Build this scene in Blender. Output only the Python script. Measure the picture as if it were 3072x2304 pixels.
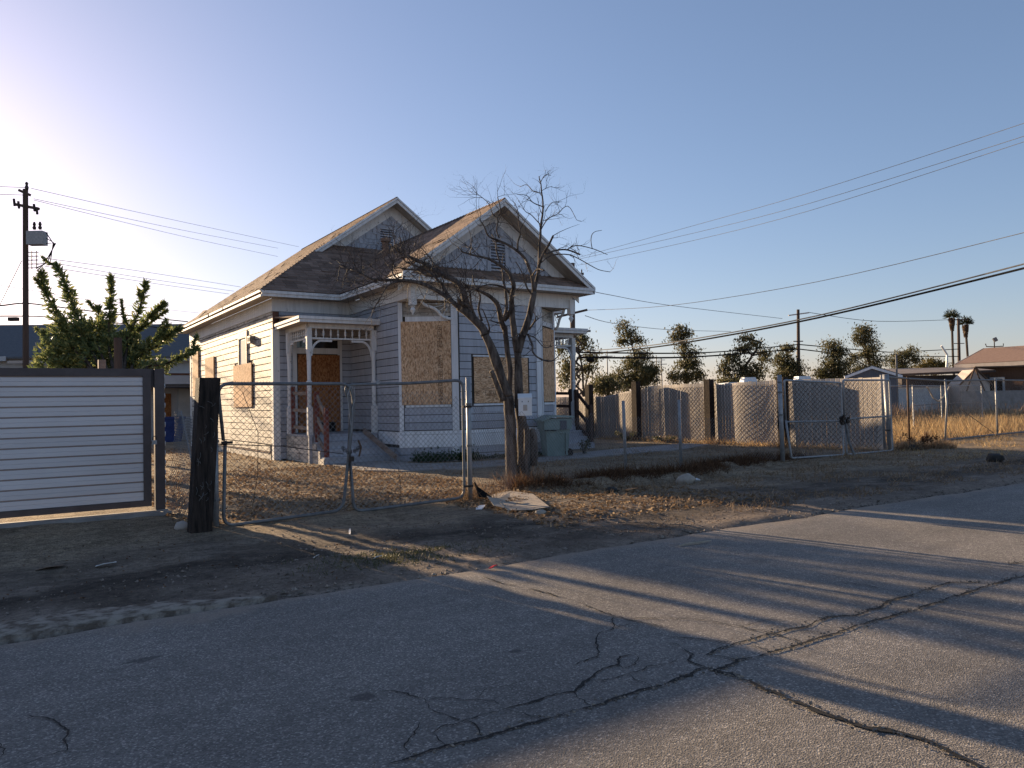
import bpy, bmesh, math, random
import numpy as np
from mathutils import Vector, Matrix, noise as mnoise
R = math.radians
random.seed(7); rng = np.random.default_rng(7)
for o in list(bpy.data.objects): bpy.data.objects.remove(o)
sc = bpy.context.scene
col = sc.collection

# ------------------------------------------------------------------ camera
cam_d = bpy.data.cameras.new('camera'); cam = bpy.data.objects.new('camera', cam_d); col.objects.link(cam)
cam_d.sensor_width = 36.0; cam_d.sensor_fit = 'HORIZONTAL'
cam_d.lens = 36.0 * 2310 / 3072
cam_d.clip_start = 0.05; cam_d.clip_end = 3000
cam.matrix_world = (Matrix.Translation((0, 0, 1.4)) @ Matrix.Rotation(R(-33.5), 4, 'Z')
                    @ Matrix.Rotation(R(91.41), 4, 'X') @ Matrix.Rotation(R(-1.16), 4, 'Z'))
sc.camera = cam

# ------------------------------------------------------------------ sky and sun
SUN_AZ, SUN_EL = -10.3, 12.0
world = bpy.data.worlds.new('World'); sc.world = world; world.use_nodes = True
wn = world.node_tree.nodes; wn.clear()
sky = wn.new('ShaderNodeTexSky'); sky.sky_type = 'NISHITA'; sky.sun_disc = False
sky.sun_elevation = R(SUN_EL); sky.sun_rotation = R(SUN_AZ)
sky.air_density = 1.0; sky.dust_density = 0.55; sky.ozone_density = 6.0; sky.altitude = 50
bg = wn.new('ShaderNodeBackground'); bg.inputs['Strength'].default_value = 0.12
wo = wn.new('ShaderNodeOutputWorld')
# one even tone curve and white balance over the whole sky, lifting fill in shade
def wmul(src, c):
    m = wn.new('ShaderNodeMix'); m.data_type = 'RGBA'; m.blend_type = 'MULTIPLY'; m.inputs[0].default_value = 1.0; m.inputs[7].default_value = (*c, 1)
    world.node_tree.links.new(src, m.inputs[6]); return m.outputs[2]
gm = wn.new('ShaderNodeGamma'); gm.inputs[1].default_value = 0.78
world.node_tree.links.new(wmul(sky.outputs[0], (.1, .1, .1)), gm.inputs[0])
SKY_GAIN = .43
hs = wn.new('ShaderNodeHueSaturation'); hs.inputs['Saturation'].default_value = 1.0
world.node_tree.links.new(wmul(gm.outputs[0], tuple(c * SKY_GAIN / .12 for c in (1.78, 1.23, 1.06))), hs.inputs['Color'])
world.node_tree.links.new(hs.outputs[0], bg.inputs[0])
world.node_tree.links.new(bg.outputs[0], wo.inputs[0])
sun_vec = Vector((math.sin(R(SUN_AZ)) * math.cos(R(SUN_EL)), math.cos(R(SUN_AZ)) * math.cos(R(SUN_EL)), math.sin(R(SUN_EL))))
sd = bpy.data.lights.new('sun', 'SUN'); sd.energy = 4.1; sd.angle = R(0.55); sd.color = (1.0, 0.74, 0.46)
sun = bpy.data.objects.new('sun', sd); col.objects.link(sun)
sun.rotation_euler = (-sun_vec).to_track_quat('-Z', 'Y').to_euler()
vs = sc.view_settings
vs.view_transform = 'Standard'; vs.look = 'None'; vs.exposure = 1.62; vs.gamma = 1.0; vs.use_curve_mapping = False

# ------------------------------------------------------------------ materials
def _n(nt, t, **kw):
    n = nt.nodes.new(t)
    for k, v in kw.items():
        if k in n.inputs: n.inputs[k].default_value = v
        else: setattr(n, k, v)
    return n
def c4(c): return (c[0], c[1], c[2], 1.0)
def ramp(nt, fac, stops, interp='LINEAR'):
    r = nt.nodes.new('ShaderNodeValToRGB'); r.color_ramp.interpolation = interp
    while len(r.color_ramp.elements) < len(stops): r.color_ramp.elements.new(0.5)
    for e, (p, c) in zip(r.color_ramp.elements, stops):
        e.position = p; e.color = c4(c) if not isinstance(c, (int, float)) else (c, c, c, 1)
    nt.links.new(fac, r.inputs[0]); return r.outputs[0]
def mix(nt, fac, a, b, mode='MIX'):
    m = nt.nodes.new('ShaderNodeMix'); m.data_type = 'RGBA'; m.blend_type = mode
    for s, v in ((m.inputs[0], fac), (m.inputs[6], a), (m.inputs[7], b)):
        if hasattr(v, 'links'): nt.links.new(v, s)
        elif isinstance(v, (int, float)): s.default_value = v
        else: s.default_value = c4(v)
    return m.outputs[2]
def new_mat(name, rough=0.8, spec=0.3, metallic=0.0):
    m = bpy.data.materials.new(name); m.use_nodes = True; nt = m.node_tree
    b = nt.nodes['Principled BSDF']; b.inputs['Roughness'].default_value = rough
    b.inputs['Specular IOR Level'].default_value = spec; b.inputs['Metallic'].default_value = metallic
    return m, nt, b
def coords(nt, scale=(1, 1, 1), rot=(0, 0, 0)):
    tc = nt.nodes.new('ShaderNodeTexCoord'); mp = nt.nodes.new('ShaderNodeMapping')
    mp.inputs['Scale'].default_value = scale; mp.inputs['Rotation'].default_value = rot
    nt.links.new(tc.outputs['Object'], mp.inputs['Vector']); return mp.outputs[0]
def noise(nt, vec, scale, detail=5, rough=0.6, dist=0.0):
    n = _n(nt, 'ShaderNodeTexNoise', Scale=scale, Detail=detail, Roughness=rough, Distortion=dist)
    nt.links.new(vec, n.inputs['Vector']); return n.outputs['Fac']
def bump(nt, b, h, strength, dist=0.01):
    n = _n(nt, 'ShaderNodeBump', Strength=strength, Distance=dist)
    nt.links.new(h, n.inputs['Height']); nt.links.new(n.outputs[0], b.inputs['Normal'])
def island(nt, lo, hi):
    g = nt.nodes.new('ShaderNodeNewGeometry'); return ramp(nt, g.outputs['Random Per Island'], [(0, lo), (1, hi)])
def objrand(nt, lo, hi):
    g = nt.nodes.new('ShaderNodeObjectInfo'); return ramp(nt, g.outputs['Random'], [(0, lo), (1, hi)])
def pm(name, c1, c2, scale=4, sc3=(1, 1, 1), rough=0.8, spec=0.3, metallic=0.0, bs=0.3, bscale=40, bd=0.004, isl=None, orand=None, lo=.35, hi=.65):
    m, nt, b = new_mat(name, rough, spec, metallic); v = coords(nt, sc3)
    f = noise(nt, v, scale); c = ramp(nt, f, [(lo, c1), (hi, c2)])
    if isl: c = mix(nt, 1.0, c, island(nt, isl[0], isl[1]), 'MULTIPLY')
    if orand: c = mix(nt, 1.0, c, objrand(nt, orand[0], orand[1]), 'MULTIPLY')
    nt.links.new(c, b.inputs['Base Color'])
    if bs: bump(nt, b, noise(nt, v, bscale, 4), bs, bd)
    return m
def paint_mat(name, paint, paint2, bare, sc3, amount, rough=0.65, big=1.2, orand=(.88, 1.06)):
    """old paint: slow tone changes, worn patches where the wood shows, fine grain"""
    m, nt, b = new_mat(name, rough, 0.3); v = coords(nt, sc3)
    base = ramp(nt, noise(nt, v, big, 4), [(.35, paint), (.68, paint2)])
    base = mix(nt, 1.0, base, objrand(nt, *orand), 'MULTIPLY')
    f = noise(nt, v, 5.5, 9, 0.72, 0.4)
    msk = ramp(nt, f, [(1 - amount - .02, 0.0), (1 - amount + .015, 1.0)])
    wood = ramp(nt, noise(nt, v, 22, 5), [(.3, [x * .7 for x in bare]), (.7, bare)])
    c = mix(nt, msk, base, wood)
    streak = ramp(nt, noise(nt, coords(nt, (3, 3, .25)), 4, 5), [(.35, .82), (.6, 1.0)])
    c = mix(nt, 1.0, c, streak, 'MULTIPLY')
    nt.links.new(c, b.inputs['Base Color'])
    inv = nt.nodes.new('ShaderNodeInvert'); nt.links.new(msk, inv.inputs[1])
    h = mix(nt, .35, inv.outputs[0], ramp(nt, noise(nt, coords(nt, tuple(s * 1.0 for s in sc3)), 45, 3), [(0, 0.0), (1, 1.0)]))
    bump(nt, b, h, .35, .004); return m
M = {}
M['white'] = paint_mat('white_paint', (.74, .73, .71), (.80, .79, .78), (.34, .30, .25), (1, 1, 1), .345)
M['white_clean'] = paint_mat('fresh_white_paint', (.78, .785, .80), (.83, .835, .85), (.5, .49, .47), (1, 1, 1), .28)
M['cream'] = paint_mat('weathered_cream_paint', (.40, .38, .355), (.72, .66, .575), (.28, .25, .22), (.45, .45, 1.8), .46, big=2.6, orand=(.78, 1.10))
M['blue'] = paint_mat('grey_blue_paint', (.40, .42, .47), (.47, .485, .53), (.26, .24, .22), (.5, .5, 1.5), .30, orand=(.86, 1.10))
M['bluelow'] = paint_mat('worn_blue_skirt_paint', (.34, .36, .41), (.44, .45, .49), (.27, .25, .23), (.5, .5, 1.5), .38)
M['shadow_gap'] = pm('shadow_dark_backing', (.05, .045, .04), (.08, .07, .06))  # backing painted near black so gaps between boards read as shade
M['soffit'] = pm('soffit_boards', (.36, .31, .26), (.50, .46, .41), 3, (1, 6, 1), bs=.3)
M['brown'] = pm('bare_brown_wood', (.10, .045, .03), (.15, .07, .045), 3, (4, 4, .4), bs=.4)
M['redwood'] = pm('red_stained_wood', (.13, .035, .025), (.20, .06, .04), 3, (5, 5, .5), bs=.4)
M['oldrail'] = pm('weathered_rail_wood', (.16, .11, .085), (.30, .24, .20), 3, (1, 1, 5), bs=.4)
M['darkrail'] = pm('dark_brown_rail_wood', (.06, .035, .028), (.10, .06, .045), 3, (1, 1, 5), bs=.4)
M['tie'] = pm('tarred_timber', (.010, .008, .007), (.055, .04, .033), 5, (5, 5, .6), rough=.9, bs=.8, bscale=20, bd=.02)
M['tie2'] = pm('creosote_timber', (.012, .009, .008), (.045, .027, .02), 5, (5, 5, .6), rough=.9, bs=.8, bscale=20, bd=.02)
M['galv'] = pm('galvanised_steel', (.24, .245, .255), (.34, .345, .355), 14, rough=.5, spec=.5, metallic=.35, bs=.1, bscale=90)
M['galv_old'] = pm('dull_galvanised_pipe', (.13, .13, .135), (.20, .20, .20), 10, rough=.6, spec=.4, metallic=.3, bs=.15, bscale=90)
M['wire'] = pm('chain_link_wire', (.18, .172, .165), (.28, .27, .26), 8, rough=.55, spec=.4, metallic=.3, bs=0)
M['iron'] = pm('dark_iron', (.025, .022, .02), (.06, .045, .04), 12, rough=.6, metallic=.4)
M['cable'] = pm('black_cable', (.010, .010, .011), (.016, .016, .016), 5, rough=.8, spec=.03, bs=0)
M['thinwire'] = pm('aluminium_line', (.09, .09, .095), (.13, .13, .13), 5, rough=.7, spec=.1, bs=0)
M['polewood'] = pm('pole_wood', (.055, .035, .028), (.10, .07, .055), 2, (6, 6, .3), bs=.4)
M['bark'] = pm('dead_bark', (.040, .031, .026), (.17, .14, .12), 5, (3, 3, .8), rough=.9, bs=.9, bscale=16, bd=.02)
M['bark2'] = pm('tree_bark', (.035, .028, .022), (.09, .07, .055), 3, (3, 3, .8), rough=.9, bs=.8, bscale=10, bd=.03)
M['glass'] = new_mat('dark_glass', .08, .6)[0]; M['glass'].node_tree.nodes['Principled BSDF'].inputs['Base Color'].default_value = (.015, .014, .014, 1)
M['black'] = pm('black_void', (.006, .006, .006), (.012, .012, .012), bs=0)
M['ink'] = pm('stamp_ink', (.022, .014, .010), (.10, .055, .03), 26, bs=0, rough=.9)
M['gaterib'] = pm('brown_gate_rib', (.28, .21, .18), (.33, .255, .22), 6, rough=.5, bs=.05)
M['gatebrown'] = pm('bronze_painted_steel', (.075, .06, .06), (.095, .078, .078), 6, rough=.5, bs=.05)
M['gatepanel'] = pm('white_panel_steel', (.60, .565, .565), (.69, .65, .65), 1.0, (.5, 1, .8), rough=.5, bs=.05, bscale=8, orand=(.94, 1.03))
M['leanroof'] = pm('tan_tar_paper', (.22, .175, .145), (.30, .245, .205), 3, bs=.3)
M['bin'] = pm('faded_green_plastic', (.19, .25, .235), (.27, .33, .315), 2.2, rough=.6, bs=.15)
M['mail'] = pm('white_enamel', (.70, .69, .68), (.76, .75, .75), 5, rough=.4, bs=.05)
M['cardboard'] = pm('flattened_cardboard', (.33, .27, .21), (.42, .35, .28), 4, rough=.9, bs=.3)
M['stone'] = pm('pale_rock', (.30, .26, .22), (.42, .37, .31), 9, bs=.6, bscale=14, bd=.02)
M['darkstone'] = pm('dark_rock', (.02, .018, .016), (.05, .045, .04), 9, bs=.6, bscale=14, bd=.02)
M['paper'] = pm('litter_paper', (.62, .62, .62), (.75, .75, .75), 9, bs=.2)
M['orange'] = pm('orange_rag', (.65, .25, .08), (.75, .35, .14), 9, bs=.4)
M['redplastic'] = pm('red_plastic', (.55, .02, .03), (.65, .03, .04), 5, rough=.4, bs=0)
M['bluebin'] = pm('blue_plastic', (.02, .04, .16), (.035, .065, .22), 4, rough=.5, bs=.1)
M['concrete'] = pm('old_concrete', (.22, .205, .195), (.32, .30, .285), 3, bs=.3, bscale=30)
M['slat'] = pm('beige_fence_slat', (.43, .39, .355), (.52, .475, .44), 2.5, (3, 3, 1), rough=.6, bs=.1, orand=(.88, 1.08))
M['greyroof'] = pm('grey_composition_roof', (.10, .105, .115), (.13, .135, .145), 8, bs=.3, bscale=20)
M['stucco'] = pm('pale_stucco', (.44, .44, .45), (.50, .50, .51), 2, bs=.2, bscale=60)
M['brownwall'] = pm('brown_board_wall', (.14, .075, .045), (.19, .105, .065), 3, (6, 6, .3), bs=.3)
M['brownroof'] = pm('brown_shingle_roof', (.23, .145, .105), (.30, .195, .145), 6, bs=.4, bscale=12)
M['beige'] = pm('beige_fascia_paint', (.42, .36, .32), (.48, .42, .37), 4, bs=.1)
M['shedwall'] = pm('dark_grey_shed_wall', (.10, .105, .125), (.14, .145, .165), 4, (5, 5, .5), bs=.2)
M['tin'] = pm('corrugated_tin', (.38, .40, .42), (.47, .49, .51), 3, rough=.5, metallic=.2, bs=.1)
M['rust'] = pm('rusty_frame', (.09, .055, .035), (.15, .09, .055), 5, bs=.2)
M['rvwhite'] = pm('white_trailer_skin', (.62, .63, .63), (.68, .69, .69), 3, rough=.4, bs=.05)
M['copper'] = pm('clay_vent_pipe', (.20, .12, .085), (.26, .17, .12), 5)
M['rope'] = pm('pale_rope', (.40, .36, .30), (.5, .45, .38), 8)

def osb_mat(name, c0, c1, c2, rot):
    m, nt, b = new_mat(name, .85, .2)
    v1 = coords(nt, (9, 9, 26) if rot else (26, 26, 9))
    v2 = coords(nt, (9, 9, 26) if rot else (26, 26, 9), (.6, .9, .5))
    def vor(v, s):
        n = _n(nt, 'ShaderNodeTexVoronoi', Scale=s); nt.links.new(v, n.inputs['Vector'])
        sep = nt.nodes.new('ShaderNodeSeparateColor'); nt.links.new(n.outputs['Color'], sep.inputs[0]); return sep.outputs[0]
    dk0 = tuple(x * .62 for x in c0); a = ramp(nt, vor(v1, 2.3), [(0, dk0), (.22, c0), (.5, c1), (1, c2)]); d = ramp(nt, vor(v2, 1.8), [(0, dk0), (.25, c0), (.55, c1), (1, c2)])
    c = mix(nt, ramp(nt, noise(nt, v1, .8, 3), [(.42, 0.0), (.58, 1.0)]), a, d)
    big = ramp(nt, noise(nt, coords(nt), 1.5, 4), [(.3, .88), (.7, 1.08)])
    dk = ramp(nt, noise(nt, v2, 2.2, 3), [(.28, .55), (.36, 1.0)])
    c = mix(nt, 1.0, mix(nt, 1.0, c, big, 'MULTIPLY'), dk, 'MULTIPLY')
    nt.links.new(c, b.inputs['Base Color']); bump(nt, b, vor(v1, 1.9), .2, .002); return m
M['osb'] = osb_mat('strand_board', (.44, .245, .13), (.66, .41, .235), (.78, .55, .36), False)
M['osbh'] = osb_mat('strand_board_crosswise', (.44, .245, .13), (.66, .41, .235), (.78, .55, .36), True)
M['osbred'] = osb_mat('shade_dark_red_strand_board', (.22, .075, .025), (.34, .14, .05), (.42, .20, .085), False)  # red-brown board with the porch shade darkened into its colour

def shingle_mat():
    m, nt, b = new_mat('brown_asphalt_shingles', .92, .2); v = coords(nt)
    c = ramp(nt, noise(nt, v, 1.3, 5), [(.3, (.22, .145, .108)), (.7, (.30, .21, .16))])
    c = mix(nt, 1.0, c, island(nt, .62, 1.2), 'MULTIPLY')
    c = mix(nt, 1.0, c, ramp(nt, noise(nt, v, 160, 2), [(.3, .75), (.7, 1.15)]), 'MULTIPLY')
    nt.links.new(c, b.inputs['Base Color']); bump(nt, b, noise(nt, v, 180, 2), .4, .004); return m
M['shingle'] = shingle_mat()

def leaf_mat(name, a, b_, c, trans=.35, rough=.55):
    m, nt, b = new_mat(name, rough, .35)
    g = nt.nodes.new('ShaderNodeNewGeometry'); cc = ramp(nt, g.outputs['Random Per Island'], [(0, a), (.55, b_), (1, c)])
    nt.links.new(cc, b.inputs['Base Color'])
    t = nt.nodes.new('ShaderNodeBsdfTranslucent'); nt.links.new(cc, t.inputs[0])
    ms = nt.nodes.new('ShaderNodeMixShader'); ms.inputs[0].default_value = trans
    nt.links.new(b.outputs[0], ms.inputs[1]); nt.links.new(t.outputs[0], ms.inputs[2])
    nt.links.new(ms.outputs[0], nt.nodes['Material Output'].inputs['Surface']); return m
M['leaf'] = leaf_mat('glossy_tree_leaf', (.07, .105, .04), (.15, .19, .075), (.32, .32, .13), .45)
M['bgleaf'] = leaf_mat('far_tree_leaf', (.045, .052, .022), (.095, .092, .042), (.17, .14, .065), .45)
M['bgleafy'] = leaf_mat('far_yellow_leaf', (.08, .07, .022), (.15, .12, .035), (.22, .16, .045), .42)
M['palmleaf'] = leaf_mat('palm_frond', (.02, .028, .012), (.035, .045, .02), (.055, .06, .025), .2)
M['palmdead'] = leaf_mat('dead_palm_skirt', (.10, .06, .035), (.14, .09, .05), (.2, .13, .08), .2)
M['ivy'] = leaf_mat('ground_ivy_leaf', (.012, .03, .012), (.025, .055, .02), (.04, .08, .03), .3)
M['weed'] = leaf_mat('weed_leaf', (.06, .07, .03), (.10, .10, .045), (.16, .14, .07), .3)
M['straw'] = leaf_mat('dry_grass_blade', (.26, .165, .075), (.46, .31, .15), (.64, .47, .25), .45, .8)
M['thatch'] = leaf_mat('brown_dead_grass', (.05, .025, .012), (.11, .055, .028), (.20, .11, .055), .25, .85)
M['litter'] = leaf_mat('fallen_leaf', (.14, .085, .045), (.25, .165, .095), (.42, .30, .19), .2, .85)
M['twig'] = pm('dry_twig', (.038, .029, .025), (.10, .08, .07), 6, bs=0)

# ------------------------------------------------------------------ measured world positions (metres)
LIMBS = [[[7.35,11.13,-0.02,0.1093],[7.32,11.14,0.31,0.1059],[7.32,11.13,0.73,0.1026],[7.3,11.13,1.25,0.0992],[7.28,11.13,1.52,0.0958]],[[7.28,11.13,1.52,0.0885],[7.18,11.16,1.81,0.085],[7.07,11.19,2.15,0.0814],[6.98,11.22,2.42,0.0779],[6.9,11.23,2.57,0.0744]],[[6.9,11.23,2.57,0.0765],[6.86,11.29,2.72,0.0711],[6.69,11.44,2.95,0.0658],[6.57,11.56,3.07,0.0604]],[[6.57,11.56,3.07,0.0479],[6.46,11.74,3.25,0.0436],[6.35,11.93,3.39,0.0393],[6.15,12.18,3.55,0.0349],[5.92,12.45,3.62,0.0305],[5.7,12.72,3.65,0.0259]],[[5.7,12.72,3.64,0.0238],[5.55,12.99,3.71,0.0199],[5.43,13.25,3.86,0.016],[5.37,13.47,3.94,0.012],[5.27,13.71,4.02,0.0079]],[[5.9,12.47,3.6,0.015],[5.68,12.46,3.52,0.0125],[5.51,12.43,3.29,0.01],[5.4,12.36,3.14,0.0076],[5.32,12.26,3.05,0.0052]],[[5.88,12.48,3.63,0.0172],[5.84,12.67,3.82,0.0146],[5.96,12.77,4.04,0.0121],[6.19,12.79,4.25,0.0094],[6.36,12.85,4.48,0.0067]],[[6.18,12.86,4.28,0.01],[6.13,13.13,4.22,0.0073],[6.15,13.36,4.47,0.0046]],[[5.76,12.68,3.69,0.0108],[5.67,13.01,3.88,0.0088],[5.63,13.31,4.02,0.0067],[5.51,13.66,4.09,0.0045]],[[5.64,12.75,3.7,0.0097],[5.45,12.76,3.57,0.0079],[5.2,12.81,3.48,0.006],[5.04,12.8,3.35,0.0042]],[[5.57,13.04,3.71,0.0099],[5.5,13.28,3.7,0.0081],[5.36,13.58,3.72,0.0064],[5.27,13.84,3.77,0.0045]],[[6.7,11.47,2.96,0.0729],[6.73,11.63,3.29,0.0636],[6.71,11.83,3.55,0.0542],[6.55,12.12,3.73,0.0444],[6.36,12.44,3.96,0.0345],[6.19,12.74,4.13,0.0243]],[[6.43,12.34,3.95,0.0196],[6.32,12.61,4.01,0.0154],[6.26,12.85,4.14,0.0111],[6.2,13.09,4.16,0.0068]],[[6.44,11.99,3.66,0.0277],[6.33,12.29,3.72,0.0232],[6.29,12.56,3.84,0.0186],[6.18,12.87,3.92,0.0139],[6.13,13.14,3.98,0.009]],[[6.19,12.74,4.13,0.0155],[6.1,12.95,4.27,0.0123],[6.1,13.1,4.5,0.009],[6.2,13.19,4.71,0.0057]],[[6.56,12.14,3.74,0.0173],[6.5,12.38,4.01,0.0135],[6.45,12.6,4.24,0.0096],[6.37,12.85,4.44,0.0056]],[[6.57,11.56,3.07,0.0375],[6.5,11.69,3.2,0.0327],[6.44,11.83,3.45,0.0278],[6.35,11.97,3.63,0.0229],[6.21,12.16,3.8,0.0179],[5.98,12.4,3.95,0.0129]],[[6.64,11.39,3.09,0.0351],[6.52,11.35,3.1,0.0328],[6.42,11.29,3.17,0.0305]],[[7.15,11.1,1.44,0.0517],[7.02,11.09,1.73,0.0462],[6.91,11.07,1.95,0.0409]],[[7.38,11.25,1.35,0.0526],[7.39,11.25,1.73,0.0511],[7.41,11.25,1.99,0.0496],[7.37,11.27,2.39,0.048],[7.35,11.29,2.75,0.0465]],[[7.35,11.29,2.69,0.055],[7.26,11.27,2.81,0.048],[7.18,11.23,3.08,0.0412],[7.05,11.23,3.22,0.0344],[6.88,11.26,3.31,0.0276],[6.71,11.3,3.37,0.021],[6.5,11.35,3.39,0.0144]],[[7.31,11.32,2.82,0.0317],[7.41,11.33,3.04,0.0285],[7.44,11.38,3.37,0.0253],[7.45,11.45,3.57,0.0221],[7.47,11.53,3.8,0.0188],[7.43,11.62,4.09,0.0155],[7.44,11.69,4.33,0.0121],[7.43,11.79,4.47,0.0088]],[[7.28,11.21,2.85,0.0472],[7.31,11.13,2.91,0.0392],[7.29,11.08,2.98,0.0312]],[[7.2,11.15,2.78,0.0167],[7.0,11.04,2.78,0.0113],[6.81,10.93,2.79,0.0061]],[[7.53,11.13,-0.04,0.1154],[7.55,11.11,0.41,0.1063],[7.54,11.1,0.93,0.0972],[7.5,11.11,1.27,0.0881],[7.49,11.11,1.56,0.079],[7.48,11.1,1.98,0.0699],[7.47,11.1,2.29,0.0608]],[[7.53,10.95,-0.02,0.0622],[7.52,10.94,0.52,0.0588],[7.52,10.93,0.93,0.0553],[7.49,10.95,1.0,0.0519]],[[7.47,11.1,2.29,0.065],[7.39,11.04,2.52,0.0592],[7.31,10.98,2.77,0.0534],[7.25,10.91,3.06,0.0477],[7.2,10.82,3.26,0.0421],[7.17,10.73,3.39,0.0365],[7.06,10.69,3.57,0.031],[6.87,10.7,3.7,0.0256],[6.66,10.73,3.79,0.0202],[6.42,10.78,3.83,0.015],[6.21,10.81,3.88,0.0098]],[[7.4,11.12,3.25,0.0231],[7.21,11.08,3.39,0.0195],[6.96,11.07,3.42,0.016],[6.75,11.05,3.38,0.0126],[6.51,11.04,3.28,0.0092],[6.24,11.05,3.23,0.006]],[[7.48,11.1,2.28,0.0734],[7.54,11.05,2.53,0.0666],[7.63,10.98,2.84,0.0598],[7.69,10.93,3.13,0.053],[7.72,10.91,3.32,0.0462]],[[7.72,10.91,3.32,0.0357],[7.81,10.91,3.62,0.0319],[7.86,10.94,3.89,0.0281],[7.9,10.97,4.17,0.0243],[7.96,10.99,4.55,0.0204],[8.02,11.0,4.88,0.0165],[8.03,11.06,5.22,0.0126],[8.03,11.12,5.45,0.0086]],[[7.78,10.86,3.7,0.0294],[7.77,10.77,3.85,0.0266],[7.79,10.66,4.0,0.0239],[7.81,10.56,4.11,0.0211],[7.82,10.45,4.23,0.0185]],[[7.72,10.91,3.34,0.0336],[7.62,10.84,3.64,0.0297],[7.47,10.82,3.87,0.026],[7.29,10.81,4.0,0.0223],[7.07,10.84,4.11,0.0186],[6.81,10.88,4.19,0.015],[6.69,10.84,4.33,0.0115],[6.57,10.79,4.43,0.008]],[[7.32,10.79,3.99,0.0174],[7.29,10.73,4.13,0.0151],[7.29,10.66,4.26,0.0128],[7.23,10.63,4.45,0.0105],[7.2,10.57,4.54,0.0083],[7.11,10.55,4.72,0.006]],[[6.95,10.8,4.17,0.0131],[6.87,10.75,4.29,0.0112],[6.84,10.67,4.44,0.0094],[6.72,10.65,4.54,0.0075],[6.63,10.61,4.68,0.0057],[6.44,10.63,4.8,0.0039]],[[6.81,10.64,4.43,0.0109],[6.86,10.6,4.6,0.0094],[6.82,10.62,4.8,0.008]],[[7.82,10.7,3.96,0.0156],[8.11,10.75,4.06,0.0148],[8.39,10.8,4.1,0.0139],[8.7,10.84,4.05,0.0131]],[[8.38,10.81,4.1,0.0107],[8.62,10.84,4.21,0.009],[8.98,10.81,4.18,0.0073],[9.31,10.79,4.1,0.0056]],[[8.95,10.79,4.17,0.0088],[8.99,10.87,4.39,0.0074],[9.11,10.91,4.52,0.0059],[9.29,10.91,4.57,0.0045]],[[7.77,10.74,3.82,0.0125],[8.03,10.78,3.97,0.0112],[8.39,10.76,4.01,0.0098],[8.7,10.77,3.93,0.0085],[9.05,10.76,3.8,0.007],[9.35,10.78,3.78,0.0056]],[[7.71,10.92,3.26,0.0189],[7.54,10.87,3.39,0.0145],[7.39,10.79,3.62,0.0103],[7.24,10.74,3.78,0.0061]],[[7.58,10.75,3.58,0.0145],[7.54,10.54,3.65,0.0127],[7.52,10.31,3.59,0.011]],[[7.94,10.97,4.45,0.0106],[8.09,10.98,4.65,0.0091],[8.3,10.96,4.77,0.0076],[8.52,10.93,4.93,0.006],[8.71,10.93,4.71,0.0044]],[[8.02,11.02,4.88,0.0107],[7.82,11.03,4.93,0.0085],[7.68,11.01,5.03,0.0063],[7.48,11.02,5.03,0.0042]],[[7.99,11.05,4.56,0.0097],[7.78,11.02,4.7,0.0078],[7.62,10.97,4.74,0.006],[7.44,10.93,4.89,0.0042]],[[8.02,11.02,5.12,0.0086],[7.96,11.22,5.2,0.0072],[7.94,11.38,5.35,0.0058],[7.91,11.56,5.35,0.0044]],[[8.0,11.02,5.16,0.0064],[8.17,11.03,5.25,0.0049],[8.29,11.08,5.29,0.0033]],[[8.05,11.11,5.34,0.0076],[8.12,11.06,5.47,0.0059],[8.21,11.0,5.46,0.0043]],[[8.01,10.91,4.77,0.0075],[8.19,10.96,4.96,0.0059],[8.43,10.99,5.01,0.0044]],[[7.57,10.91,2.58,0.0229],[7.59,10.81,2.39,0.0199],[7.55,10.74,2.26,0.0169],[7.59,10.62,2.15,0.0139],[7.71,10.45,2.09,0.011],[7.8,10.29,2.21,0.0081]],[[7.57,10.91,2.56,0.0125],[7.75,10.95,2.53,0.0102],[7.95,10.98,2.37,0.0078],[8.16,11.01,2.39,0.0054]],[[7.54,10.93,2.56,0.0146],[7.36,10.85,2.57,0.0113],[7.18,10.77,2.5,0.0081],[6.97,10.71,2.52,0.005]],[[7.59,10.89,2.67,0.0229],[7.57,10.72,2.77,0.0154],[7.52,10.57,2.86,0.0081]],[[7.33,11.06,3.0,0.0104],[7.14,10.99,2.88,0.0082],[6.98,10.89,2.99,0.0061],[6.79,10.82,2.81,0.004]],[[6.91,11.34,2.83,0.025],[6.9,11.43,3.04,0.0209],[6.96,11.47,3.26,0.0168],[6.93,11.58,3.49,0.0127],[6.93,11.66,3.67,0.0085]],[[6.81,11.4,2.89,0.0271],[6.71,11.35,3.09,0.0207],[6.64,11.26,3.28,0.0144],[6.54,11.21,3.41,0.0081]],[[6.96,11.31,2.57,0.0208],[6.91,11.1,2.68,0.0144],[6.71,10.99,2.98,0.0081]]]
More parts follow.
